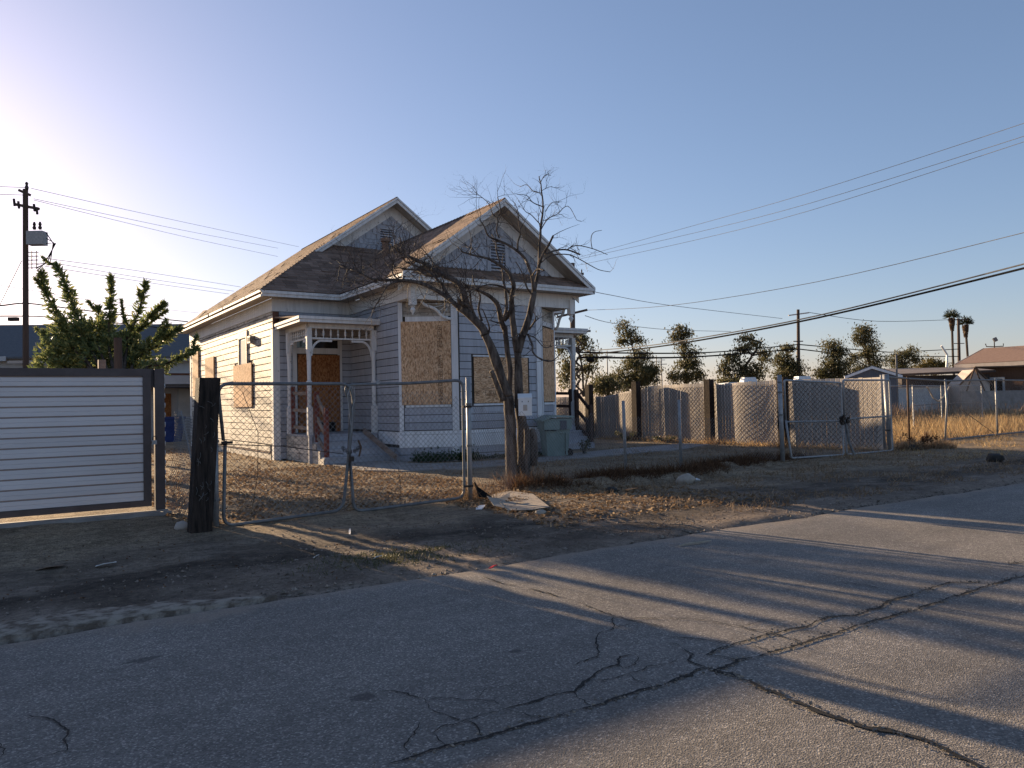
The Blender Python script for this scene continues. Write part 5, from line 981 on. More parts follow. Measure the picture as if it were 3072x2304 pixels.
tm.build('trunk', M['bark'], dt, smooth=True); bm_.build('branches', M['bark'], dt, smooth=True); tw.build('twigs', M['twig'], dt)
m = MB(); m.lathe((7.72, 11.06, 0), [(.07, .3), (.10, .5), (.095, .8), (.05, .93), (.01, .95)], 9); m.build('burl', M['bark'], dt, smooth=True)
mb = thing('mailbox', 'white metal mailbox hung on the dead tree trunk', 'mailbox', (7.45, 10.86, 1.2))
ax = Vector((.834, -.552, 0)); fw = Vector((-.552, -.834, 0)); c0 = Vector((7.42, 10.82, 1.335))
MB().obox(c0, ax * .115, fw * .055, (0, 0, .155)).build('box_body', M['mail'], mb)
m = MB(); m.prism([c0 + fw * .062 - ax * .122 + Vector((0, 0, .125)), c0 + fw * .062 + ax * .122 + Vector((0, 0, .125)), c0 - fw * .062 + ax * .122 + Vector((0, 0, .20)), c0 - fw * .062 - ax * .122 + Vector((0, 0, .20))], (0, 0, .022)); m.build('box_lid', M['mail'], mb)
MB().obox(c0 + fw * .057 + Vector((0, 0, -.01)), ax * .085, fw * .004, (0, 0, .12)).build('front_panel', M['mail'], mb)
MB().obox(c0 + fw * .0625 + Vector((0, 0, -.02)), ax * .035, fw * .001, (0, 0, .05)).build('worn_label', M['beige'], mb)
for s in (-.05, .055): MB().obox(c0 + fw * .062 + ax * s + Vector((0, 0, .085)), ax * .006, fw * .002, (0, 0, .012)).build('slot', M['iron'], mb)

# ------------------------------------------------------------------ wheeled bin by the porch
bn = thing('wheelie_bin', 'faded green wheeled rubbish cart beside the right porch steps', 'bin', (11.95, 15.85, 0))
bx, by, ang = 11.86, 15.98, R(-20)
def bl_(x, y, z): return (bx + x * math.cos(ang) - y * math.sin(ang), by + x * math.sin(ang) + y * math.cos(ang), z)
def binbox(m, x0, x1, y0, y1, z0, z1, t=1.0, sh=0.0):
    P = [bl_(x, y, z0) for x, y in ((x0, y0), (x1, y0), (x1, y1), (x0, y1))] + [bl_(x * t + sh, y * t, z1) for x, y in ((x0, y0), (x1, y0), (x1, y1), (x0, y1))]
    return m.add(P, [(0, 3, 2, 1), (4, 5, 6, 7), (0, 1, 5, 4), (1, 2, 6, 5), (2, 3, 7, 6), (3, 0, 4, 7)])
binbox(MB(), -.27, .27, -.26, .26, .03, .76, 1.20).build('cart_body', M['bin'], bn)
binbox(MB(), -.36, .36, -.34, .34, .70, .98, 1.04).build('cart_collar', M['bin'], bn)
m = MB(); P = [(-.44, .955), (-.16, 1.075), (.40, 1.045), (.42, 1.01), (.40, .995), (-.16, 1.02), (-.44, .91)]
m.prism([bl_(x, -.41, z) for x, z in P], Vector(bl_(0, .41, 0)) - Vector(bl_(0, -.41, 0))); m.build('cart_lid', M['bin'], bn)
for x0, x1, z0, z1 in ((.20, .235, .05, .60), (.06, .22, .60, .625)): binbox(MB(), x0, x1, -.345, -.30, z0, z1).build('moulded_rib', M['bin'], bn)
binbox(MB(), .05, .22, -.372, -.355, .70, .93).build('recess_panel', M['shedwall'], bn)
for x0, x1 in ((-.20, -.06), (-.36, -.24)): binbox(MB(), x0, x1, -.375, -.33, .675, .70).build('grab_handle', M['iron'], bn)
for s in (-1, 1):
    m = MB(); m.tube([bl_(.30, s * .24 - .03, .11), bl_(.30, s * .24 + .03, .11)], .11, 12); m.build('wheel', M['iron'], bn)

# ------------------------------------------------------------------ leafy tree and its posts behind the metal gate
lt = thing('leafy_tree', 'green leafy tree with upright shoots behind the metal gate', 'tree', (2.0, 18.6, 0))
tm = MB(); base = Vector((2.1, 18.3, 0)); C, U, V = [], [], []
tm.tube([base, base + Vector((.05, .1, .9)), base + Vector((0, .1, 1.6))], [.16, .13, .12], 8)
SIDE = []
for S in SHOOTS:
    P_ = [Vector(p[:3]) for p in S]
    for _ in range(2):
        j = random.randrange(len(P_) - 1); q = P_[j].lerp(P_[j + 1], random.random()); ax2 = (P_[j + 1] - P_[j]).normalized(); o2 = Vector((random.gauss(0, 1), random.gauss(0, 1), random.gauss(.2, .5))).normalized(); L2 = random.uniform(.22, .5) * (1.25 - j / len(P_))
        SIDE.append([[*q, .035], [*(q + (ax2 * .5 + o2) * L2 * .5), .04], [*(q + (ax2 * .9 + o2) * L2), .035]])
for S in list(SHOOTS) + SIDE:
    pts, rr = smooth_path([p[:3] + [p[3]] for p in S], 5)
    tm.tube(([base + Vector((0, .1, 1.5))] if len(S) > 3 else []) + pts, ([.06] if len(S) > 3 else []) + [(.030 if len(S) > 3 else .010) * (1 - .8 * i / len(pts)) for i in range(len(pts))], 5)
    P = np.array([tuple(p) for p in pts]); W = np.array(rr); L = np.linalg.norm(P[-1] - P[0]); n_ = int(340 * L / 1.4 * max(1, W[0] / .11))
    t = rng.random(n_) ** .9 * (len(P) - 1.001); i = t.astype(int); f = (t - i)[:, None]; ax_ = P[i + 1] - P[i]; ax_ /= np.linalg.norm(ax_, axis=1, keepdims=True)
    out = unit(n_); wd = (W[i] * (1.2 - .85 * t / len(P)))[:, None] * rng.random((n_, 1)) ** .75 * 1.7
    c = P[i] * (1 - f) + P[i + 1] * f + out * wd; dr = out + ax_ * .6 + np.array([0, 0, -.15]); dr /= np.linalg.norm(dr, axis=1, keepdims=True)
    C.append(c); U.append(dr * rng.uniform(.045, .105, (n_, 1))); v = np.cross(dr, unit(n_)); v /= np.linalg.norm(v, axis=1, keepdims=True) + 1e-6; V.append(v * rng.uniform(.018, .032, (n_, 1)))
for x, y, z, rx_, rz_ in CROWN:
    n_ = int(1250 * rx_ * rz_ / .16); d = unit(n_); r_ = rng.random((n_, 1)) ** .45
    c = np.array([x, y, z]) + d * r_ * np.array([rx_ * 1.15, rx_ * .9, rz_ * 1.12]); clump = np.array([mnoise.noise(Vector(p * 4.5)) for p in c]); k = clump > -.04; c, d = c[k], d[k]; n_ = len(c)
    dr = d + unit(n_) * .8 + np.array([0, 0, .25]); dr /= np.linalg.norm(dr, axis=1, keepdims=True); C.append(c); U.append(dr * rng.uniform(.03, .095, (n_, 1))); v = np.cross(dr, unit(n_)); v /= np.linalg.norm(v, axis=1, keepdims=True) + 1e-6; V.append(v * rng.uniform(.018, .032, (n_, 1)))
    tm.tube([base + Vector((0, .1, 1.5)), (x, y, z - .1)], [.05, .015], 5)
tm.build('trunk', M['bark2'], lt); quads('crown', np.concatenate(C), np.concatenate(U), np.concatenate(V), M['leaf'], lt)
for x, y, h, r_, lab in ((1.74, 15.5, 2.72, .07, 'round wooden post standing in front of the leafy tree'),):
    t = thing('wooden_post', lab, 'post', (x, y, 0)); MB().tube([(x, y, -.1), (x, y, h)], r_, 10).build('post_pole', M['polewood'], t)
t = thing('wooden_post', 'square sawn post top showing just over the metal gate', 'post', (1.50, 15.7, 0)); MB().box(1.44, 1.56, 15.64, 15.76, -.1, 2.33).build('post_timber', M['oldrail'], t)

# ------------------------------------------------------------------ utility poles and lines
up = thing('utility_pole', 'tall wooden pole with grey transformer at the left edge', 'utility pole', (.76, 34.85, 0))
m = MB(); m.tube([(.74, 35, -.2), (.76, 34.8, 10.0)], [.115, .095], 10); m.build('pole', M['polewood'], up)
def xb(p, a, b, r_=.05): MB().bar(a, b, r_ * 2, r_ * 2).build('crossarm', M['polewood'], p)
cr_ = Vector((.834, -.552, 0))
o_ = Vector((.76, 34.8, 9.25)); xb(up, o_ - cr_ * .42 + Vector((0, 0, .18)), o_ + cr_ * .52 - Vector((0, 0, .02))); xb(up, o_ + Vector((0, 0, .60)) - cr_ * .25 + Vector((0, 0, .12)), o_ + Vector((0, 0, .52)) + cr_ * .18)
for s, z in ((-.42, .22), (-.25, .12), (.35, .0), (.45, -.12)): MB().tube([o_ + cr_ * s + Vector((0, -.05, z - .12)), o_ + cr_ * (s - .03) + Vector((0, -.05, z + .16))], .045, 6).build('cutout_switch', M['iron'], up)
MB().lathe((.80, 34.75, 9.95), [(.05, 0), (.07, .12), (.04, .2), (.06, .28), (.02, .33)], 8).build('insulator', M['iron'], up)
c_ = Vector((1.12, 34.5, 8.08)); m = MB(); m.obox(c_, cr_ * .31, (.10, .15, 0), (0, 0, .26)); m.build('transformer', M['galv'], up)
for s in (-.1, .12): MB().lathe(c_ + cr_ * s + Vector((0, 0, .34)), [(.05, 0), (.07, .08), (.04, .14), (.06, .2), (.03, .3)], 8).build('bushing', M['iron'], up)
for k in range(3): MB().tube([c_ + cr_ * .36 + Vector((0, 0, .2 - .2 * k)), c_ + cr_ * (.62 + .05 * k) + Vector((0, 0, -.2)), c_ + cr_ * (.5 - .1 * k) + Vector((0, 0, -.95)), c_ + cr_ * (.0) + Vector((0, 0, -1.0 - .12 * k))], .02, 5).build('lead_wire', M['cable'], up)
for k in range(5): MB().bar(Vector((.85, 34.7, 7.55 - .15 * k)), Vector((.85, 34.7, 7.55 - .15 * k)) + cr_ * .38, .03, .03).build('bracket_arm', M['iron'], up)
for k in (.12, .3): MB().bar(Vector((.85, 34.7, 6.9)) + cr_ * k, Vector((.85, 34.7, 7.6)) + cr_ * k, .03, .03).build('bracket_arm', M['iron'], up)
t = thing('junction_box', 'small dark box slung on the cable beside the transformer pole', 'box', (.35, 35.1, 5.0)); MB().obox((.36, 35.1, 5.0), cr_ * .17, (.05, .07, 0), (0, 0, .07)).build('box_body', M['iron'], t)
q = thing('utility_pole', 'dark wooden pole with a street lamp arm rising behind the right porch', 'utility pole', (27.8, 35.5, 0))
MB().tube([(27.78, 35.6, -.2), (27.8, 35.35, 9.5)], [.165, .14], 10).build('pole', M['polewood'], q)
xb(q, Vector((27.8, 35.3, 8.85)) - cr_ * .6, Vector((27.8, 35.3, 8.85)) + cr_ * .62, .06); xb(q, Vector((27.8, 35.3, 6.45)) - cr_ * 1.0 - Vector((0, 0, .1)), Vector((27.8, 35.3, 6.62)) + cr_ * .78 + Vector((0, 0, .12)), .06)
for s in (.25, .5): MB().lathe(Vector((27.8, 35.3, 8.92)) + cr_ * s, [(.03, 0), (.05, .1), (.02, .2)], 6).build('insulator', M['iron'], q)
a_ = Vector((27.85, 35.3, 5.45)); MB().tube([a_, a_ + cr_ * .25 + Vector((0, 0, .12)), a_ + cr_ * .45 + Vector((0, 0, .10))], .03, 6).build('lamp_arm', M['galv_old'], q); m = MB(); m.obox(a_ + cr_ * .66 + Vector((0, 0, .05)), cr_ * .24, (.06, .09, 0), (0, 0, .055)); m.build('lamp_head', M['galv_old'], q)
for k in range(6): z = .9 + k * .7; MB().tube([Vector((27.8, 35.4, z)) + cr_ * .1, Vector((27.8, 35.35, z + .4)) + cr_ * (.32 + .08 * (k % 2)), Vector((27.8, 35.4, z + .7)) + cr_ * .1], .07, 5).build('vine', M['bark2'], q)
t = thing('splice_case', 'black splice case hanging on the lower cable beside the porch pole', 'splice case', (28.6, 34.9, 3.9)); m = MB(); m.tube([Vector((28.45, 35.06, 3.82)), Vector((28.5, 35.02, 3.82)), Vector((28.85, 34.9, 3.8)), Vector((28.9, 34.87, 3.8))], [.05, .12, .12, .05], 8); m.build('case_body', M['cable'], t)
q2 = thing('utility_pole', 'distant wooden pole with pale crossarm rising over the trees', 'utility pole', (68.95, 50.2, 0))
MB().tube([(68.93, 50.3, 0), (68.95, 50.05, 10.5)], [.20, .15], 8).build('pole', M['polewood'], q2); MB().bar((68.1, 50.6, 9.9), (69.9, 49.45, 10.15), .12, .12).build('crossarm', M['beige'], q2); MB().bar((68.5, 50.4, 7.2), (69.4, 49.9, 7.2), .10, .10).build('crossarm', M['polewood'], q2)
q3 = thing('utility_pole', 'farthest wooden pole standing between the two palms', 'utility pole', (113.9, 56.3, 0))
MB().tube([(113.88, 56.4, 0), (113.9, 56.25, 12.2)], [.25, .18], 8).build('pole', M['polewood'], q3); MB().bar((112.6, 57.1, 12.0), (115.0, 55.5, 12.0), .14, .14).build('crossarm', M['polewood'], q3); MB().bar((113.2, 56.7, 8.6), (114.6, 55.9, 8.6), .1, .1).build('crossarm', M['polewood'], q3)
WL_ = {'left_a': ('topmost thin line running right from the transformer pole', .011), 'left_b': ('second thin line from the top of the transformer pole', .011), 'left_c': ('third thin line from the top of the transformer pole', .011),
 'left_d': ('upper line of the lower three leaving the transformer pole', .013), 'left_e': ('middle line of the lower three leaving the transformer pole', .013), 'left_f': ('lowest line of the lower three leaving the transformer pole', .013),
 'left_g': ('faint line crossing behind the leafy tree', .012), 'left_h': ('wavy black cable across the transformer pole', .035), 'left_i': ('straight black cable holding the small junction box', .03), 'left_guy': ('slanting guy wire of the transformer pole', .014),
 'left_j': ('thin line leaving the transformer pole top to the left', .011), 'left_k': ('lower thin line leaving the transformer pole to the left', .011),
 'right_a': ('topmost of three thin lines rising to the right edge', .009), 'right_b': ('middle of three thin lines rising to the right edge', .009), 'right_c': ('lowest of three thin lines rising to the right edge', .009), 'right_d': ('single line rising from the porch pole crossarm to the right edge', .012),
 'right_e': ('upper strand of the thick black double cable', .024), 'right_f': ('lower strand of the thick black double cable', .034), 'right_g': ('cable sagging past the treetops to the distant pole', .05), 'right_h': ('lowest heavy cable carrying the black splice case', .065),
 'right_i': ('thin line falling from the gable corner to the distant pole', .022), 'right_j': ('thin line falling from the porch pole behind the tall tree', .020), 'right_k': ('thin line from the distant pole to the palms', .03), 'right_l': ('upper cable right of the distant pole', .055), 'right_m': ('lower cable right of the distant pole', .06)}
for nm, P in WIRES:
    lab, r_ = WL_[nm]; t = thing('power_line', lab, 'power line', P[0], 'overhead lines'); pts, _ = smooth_path([p + [r_] for p in P], 5); MB().tube(pts, r_, 5).build('line_wire', M['cable'] if r_ > .025 else M['thinwire'], t)

# ------------------------------------------------------------------ buildings behind
b1 = thing('warehouse', 'long pale building with a grey roof behind the leafy tree', 'building', (2, 52, 0))
ux = Vector((.87, -.49, 0)); uy = Vector((.49, .87, 0)); o0 = Vector((.0, 53.9, 0))
def wb(m, s0, s1, t0, t1, z0, z1): return m.obox(o0 + ux * (s0 + s1) / 2 + uy * (t0 + t1) / 2 + Vector((0, 0, (z0 + z1) / 2)), ux * (s1 - s0) / 2, uy * (t1 - t0) / 2, (0, 0, (z1 - z0) / 2))
wb(MB(), -14, 13, .6, 8.5, -.1, 4.7).build('wall', M['stucco'], b1)
m = MB(); m.prism([o0 + ux * -14.5 + uy * 0 + Vector((0, 0, 4.75)), o0 + ux * 13.5 + Vector((0, 0, 4.45)), o0 + ux * 13.5 + uy * 3.6 + Vector((0, 0, 6.75)), o0 + ux * -14.5 + uy * 3.6 + Vector((0, 0, 6.95))], (0, 0, .1)); m.build('roof', M['greyroof'], b1)
m = MB(); m.prism([o0 + ux * -14.5 + uy * 9.2 + Vector((0, 0, 4.75)), o0 + ux * -14.5 + uy * 3.6 + Vector((0, 0, 6.95)), o0 + ux * 13.5 + uy * 3.6 + Vector((0, 0, 6.75)), o0 + ux * 13.5 + uy * 9.2 + Vector((0, 0, 4.45))], (0, 0, .1)); m.build('roof', M['greyroof'], b1)
wb(MB(), .3, 13, -.08, .0, 4.30, 4.46).build('gutter', M['beige'], b1)
wb(MB(), -4, 0.2, -.06, .0, 4.45, 4.72).build('fascia', M['stucco'], b1)
b2 = thing('shed', 'small grey shed with pale fascia and open front behind the house corner', 'shed', (6.5, 37, 0))
s2 = lambda m, n_, mt: m.build(n_, mt, b2)
s2(MB().box(4.6, 9.5, 38.2, 41.5, -.1, 2.5), 'wall', M['stucco']); s2(MB().box(4.4, 9.7, 36.6, 41.8, 2.93, 3.02), 'roof', M['brown']); s2(MB().box(4.4, 9.7, 36.55, 36.6, 2.55, 2.92), 'fascia', M['stucco']); s2(MB().box(4.6, 9.5, 36.7, 38.2, 2.40, 2.54), 'porch_ceiling', M['shedwall'])
s2(MB().box(4.7, 4.85, 36.7, 36.85, -.1, 2.4), 'post', M['shedwall'])
s2(MB().box(5.9, 6.45, 38.12, 38.19, 1.0, 2.15), 'plywood_panel', M['osbred']); s2(MB().box(6.75, 7.6, 38.10, 38.19, -.05, 2.35), 'plank_door', M['tin'])
t = thing('storage_bin', 'dark blue plastic bin in the gap behind the metal gate post', 'bin', (6.15, 36.6, 0))
m = MB(); m.add([(5.75, 36.3, 0), (6.55, 36.3, 0), (6.55, 36.9, 0), (5.75, 36.9, 0), (5.68, 36.25, 1.0), (6.68, 36.25, 1.0), (6.68, 36.95, 1.0), (5.68, 36.95, 1.0)], [(0, 3, 2, 1), (4, 5, 6, 7), (0, 1, 5, 4), (1, 2, 6, 5), (2, 3, 7, 6), (3, 0, 4, 7)]); m.build('bin_body', M['bluebin'], t); MB().box(5.64, 6.72, 36.2, 37.0, 1.0, 1.10).build('bin_lid', M['bluebin'], t)
FAR0 = set(bpy.data.objects.keys())
b3 = thing('brown_house', 'low brown board house with a hipped shingle roof at the right edge', 'house', (55, 22, 0))
e3 = lambda m, n_, mt, p=b3: m.build(n_, mt, p)
# the eave runs along du; the near corner is at the left
P0 = Vector((46.4, 23.2, 0)); du = Vector((0, -1, 0)); dv = Vector((1, 0, 0))
def q3_(s, t, z): return P0 + du * s + dv * t + Vector((0, 0, z))
def hb(m, s0, s1, t0, t1, z0, z1): return m.prism([q3_(s0, t0, z0), q3_(s1, t0, z0), q3_(s1, t1, z0), q3_(s0, t1, z0)], (0, 0, z1 - z0))
e3(hb(MB(), .5, 17, .6, 6.4, -.1, 3.0), 'wall', M['brownwall']); m = MB(); m.prism([q3_(.5, .6, 3.0), q3_(.5, 3.5, 3.95), q3_(.5, 6.4, 3.0)], (0, -.1, 0)); e3(m, 'gable_wall', M['brownwall'])
m = MB(); m.add([q3_(0, 0, 3.14), q3_(18, 0, 3.14), q3_(0, 3.5, 4.15), q3_(18, 3.5, 4.15), q3_(0, 7, 3.14), q3_(18, 7, 3.14)], [(0, 1, 3, 2), (5, 4, 2, 3), (0, 4, 5, 1), (0, 2, 4), (1, 5, 3)]); rf3 = e3(m, 'roof', M['brownroof'])
e3(hb(MB(), -.03, 18, -.05, -.0, 2.90, 3.12), 'fascia', M['beige']); e3(MB().bar(q3_(-.02, 0, 3.05), q3_(-.02, 3.5, 4.06), .04, .2), 'barge_board', M['beige']); e3(hb(MB(), .0, 18, .0, .6, 2.92, 2.94), 'soffit', M['beige'])
w_ = e3(hb(MB(), 1.3, 2.3, .56, .595, 1.5, 2.2), 'window', M['glass']); 
for s0, s1, z0, z1 in ((1.2, 1.3, 1.4, 2.3), (2.3, 2.4, 1.4, 2.3), (1.3, 2.3, 2.2, 2.3), (1.3, 2.3, 1.4, 1.5)): e3(hb(MB(), s0, s1, .52, .595, z0, z1), 'window_frame', M['rvwhite'], w_)
rs = random.Random(1)
fl = thing('floodlight', 'small floodlight and antenna bracket on the brown house roof', 'floodlight', q3_(.6, 3.5, 4.15)); MB().obox(q3_(.7, 3.4, 4.62), (.08, -.06, .04), (.02, .03, -.02), (-.05, .03, .10)).build('lamp_head', M['galv_old'], fl); MB().tube([q3_(.6, 3.5, 4.1), q3_(.6, 3.5, 4.56)], .03, 6).build('stem', M['iron'], fl); MB().tube([q3_(.1, 3.5, 4.42), q3_(.15, 3.5, 4.24), q3_(.6, 3.5, 4.2), q3_(1.1, 3.5, 4.2), q3_(1.1, 3.5, 4.36)], .03, 6).build('bracket', M['iron'], fl)
b4 = thing('lean_to', 'low flat roofed lean-to with dark wall beside the brown house', 'shed', (41, 22, 0))
e4 = lambda m, n_, mt: m.build(n_, mt, b4)
m = MB(); m.prism([(38.5, 22.3, 2.50), (43.2, 19.6, 2.62), (47.5, 23.2, 2.98), (42.6, 25.6, 2.95)], (0, 0, -.09)); e4(m, 'roof', M['leanroof']); m = MB(); m.prism([(39.0, 22.2, -.1), (43.2, 19.85, -.1), (46.6, 23.0, -.1), (42.7, 25.2, -.1)], (0, 0, 2.5)); e4(m, 'wall', M['iron'])
e4(MB().bar((38.5, 22.25, 2.44), (43.2, 19.55, 2.56), .03, .12), 'fascia', M['polewood'])
pv_ = thing('vent_pipe', 'white bent flue pipe on the lean-to roof', 'pipe', (44.3, 21.6, 2.7)); MB().tube([(43.9, 22.4, 2.9), (44.0, 22.4, 3.6), (43.6, 22.5, 4.1)], .06, 8).build('flue', M['rvwhite'], pv_)
b5 = thing('garden_shed', 'small dark grey shed with white barge boards behind the slatted fence', 'shed', (28.5, 17.5, 0))
e5 = lambda m, n_, mt: m.build(n_, mt, b5)
A_, B_, Cc = Vector((27.34, 17.87, 2.17)), Vector((28.23, 17.27, 2.55)), Vector((29.22, 16.62, 2.17)); dp_ = Vector((2.5, 1.53, 0))
m = MB(); m.prism([A_ * 1 + Vector((.1, -.05, -2.3)), Cc + Vector((-.15, .08, -2.3)), Cc + Vector((-.15, .08, -.02)), B_ + Vector((0, 0, -.08)), A_ + Vector((.1, -.05, -.02))], dp_); e5(m, 'wall', M['shedwall'])
for a, b in ((A_, B_), (B_, Cc)):
    dd = (b - a); fwd = Vector((-.55, -.83, 0)) * .06; m = MB(); m.prism([a + fwd, b + fwd, b + fwd + Vector((0, 0, -.10)), a + fwd + Vector((0, 0, -.10))], -fwd * .5); e5(m, 'barge_board', M['white_clean']); m = MB(); m.prism([a + fwd, b + fwd, b + dp_, a + dp_], (0, 0, .03)); e5(m, 'roof', M['greyroof'])
t = thing('vent_mast', 'thin steel mast beside the little dark grey shed', 'pole', (28.0, 16.4, 0)); MB().tube([(28.4, 16.35, -.1), (28.4, 16.35, 2.95)], .035, 6).build('mast', M['galv_old'], t)
rv_ = thing('travel_trailer', 'white trailer roof with two air conditioners above the slatted fence', 'trailer', (29.5, 21, 0))
e6 = lambda m, n_: m.build(n_, M['rvwhite'], rv_)
tl = Vector((.834, -.552, 0)); tn = Vector((.552, .834, 0)); oc = Vector((29.4, 21.4, 0))
def tb(m, s0, s1, t0, t1, z0, z1, k=1.0):
    P = [oc + tl * s + tn * q + Vector((0, 0, z0)) for s, q in ((s0, t0), (s1, t0), (s1, t1), (s0, t1))]; cc = sum((Vector(p) for p in P), Vector()) / 4; Q = [cc + (p - cc) * k + Vector((0, 0, z1 - z0)) for p in P]
    return m.add(P + Q, [(0, 3, 2, 1), (4, 5, 6, 7), (0, 1, 5, 4), (1, 2, 6, 5), (2, 3, 7, 6), (3, 0, 4, 7)])
e6(tb(MB(), -3.5, 3.2, 0, 2.2, .6, 2.0), 'trailer_body'); e6(tb(MB(), -3.2, 3.0, .2, 2.0, 2.0, 2.12, .95), 'roof_cap')
for s in (-2.3, .15): e6(tb(MB(), s, s + .62, .5, 1.2, 2.12, 2.34, .82), 'air_conditioner')
for s in (-2.5, 1.5):
    m = MB(); c = oc + tl * s + Vector((0, 0, .35)); m.tube([c - tn * .0, c + tn * .2], .35, 14); m.build('wheel', M['iron'], rv_)
# swing frame and little gabled playhouse
sw = thing('swing_frame', 'rusty brown swing frame in the lot before the brown house', 'swing frame', (40.5, 18.8, 0))
pA, pB, pC = Vector((40.0, 19.05, 2.70)), Vector((42.4, 17.5, 2.70)), Vector((44.6, 16.1, 2.70)); sp = Vector((.35, .1, 0))
MB().tube([pA, pC], .04, 6).build('top_bar', M['rust'], sw)
for p in (pA, (pA + pC) / 2 , pC):
    for s in (-1, 1): MB().tube([p, p + Vector((s * .75, -s * .5, -2.75))], .035, 6).build('leg', M['rust'], sw)
ph = thing('playhouse', 'tiny pinkish gabled playhouse under the swing frame', 'playhouse', (40.3, 19.6, 0)); m = MB(); m.prism([(39.7, 19.6, -.1), (40.9, 18.8, -.1), (40.9, 18.8, 1.9), (40.3, 19.2, 2.6), (39.7, 19.6, 1.9)], (.6, .9, 0)); m.build('wall', M['beige'], ph)
for a, b in (((39.6, 19.66, 1.80), (40.3, 19.17, 2.66)), ((40.3, 19.17, 2.66), (41.0, 18.73, 1.80))): MB().bar(Vector(a) - Vector((.03, .045, 0)), Vector(b) - Vector((.03, .045, 0)), .05, .07).build('barge_board', M['rust'], ph)
# pale yard wall and clutter
yw = thing('yard_wall', 'pale grey sheet wall low behind the inner pen', 'wall', (47, 18, 0)); MB().prism([(38.9, 19.2, -.1), (57, 6.0, -.1), (57.1, 6.1, -.1), (39.0, 19.3, -.1)], (0, 0, 1.62)).build('wall_sheet', M['concrete'], yw)

# these stand some way back: one uniform enlargement away from the street
K_ = 1.32
for o in [o for o in bpy.data.objects if o.name not in FAR0]:
    if o.type == 'MESH':
        for v in o.data.vertices: v.co = Vector((v.co.x * K_, v.co.y * K_, 1.4 + (v.co.z - 1.4) * K_ if v.co.z > .6 else v.co.z))
    else:
        o.location = (o.location.x * K_, o.location.y * K_, o.location.z); ORIGIN[o.name] = Vector(o.location)
        for c in o.children: c.matrix_parent_inverse = Matrix.Translation(-Vector(o.location))
# transmission towers on the horizon
for i, (x, y, h, lab) in enumerate(((144.1, 168.2, 15.8, 'faint far pylon left of the tall thin tree'), (155.8, 160.4, 13.9, 'left one of a close pair of faint far masts'), (157.0, 159.7, 13.2, 'right one of a close pair of faint far masts'), (141.2, 171.6, 15.0, 'faint far mast seen through the right porch'))):
    t = thing('pylon', lab, 'pylon', (x, y, 0)); MB().tube([(x, y, 0), (x, y, h)], [.28, .14], 5).build('mast', M['galv_old'], t); MB().bar((x - 1.3, y + .9, h - 1.6), (x + 1.3, y - .9, h - 1.6), .2, .2).build('crossarm', M['galv_old'], t); MB().bar((x - .9, y + .6, h - .4), (x + .9, y - .6, h - .4), .15, .15).build('crossarm', M['galv_old'], t)

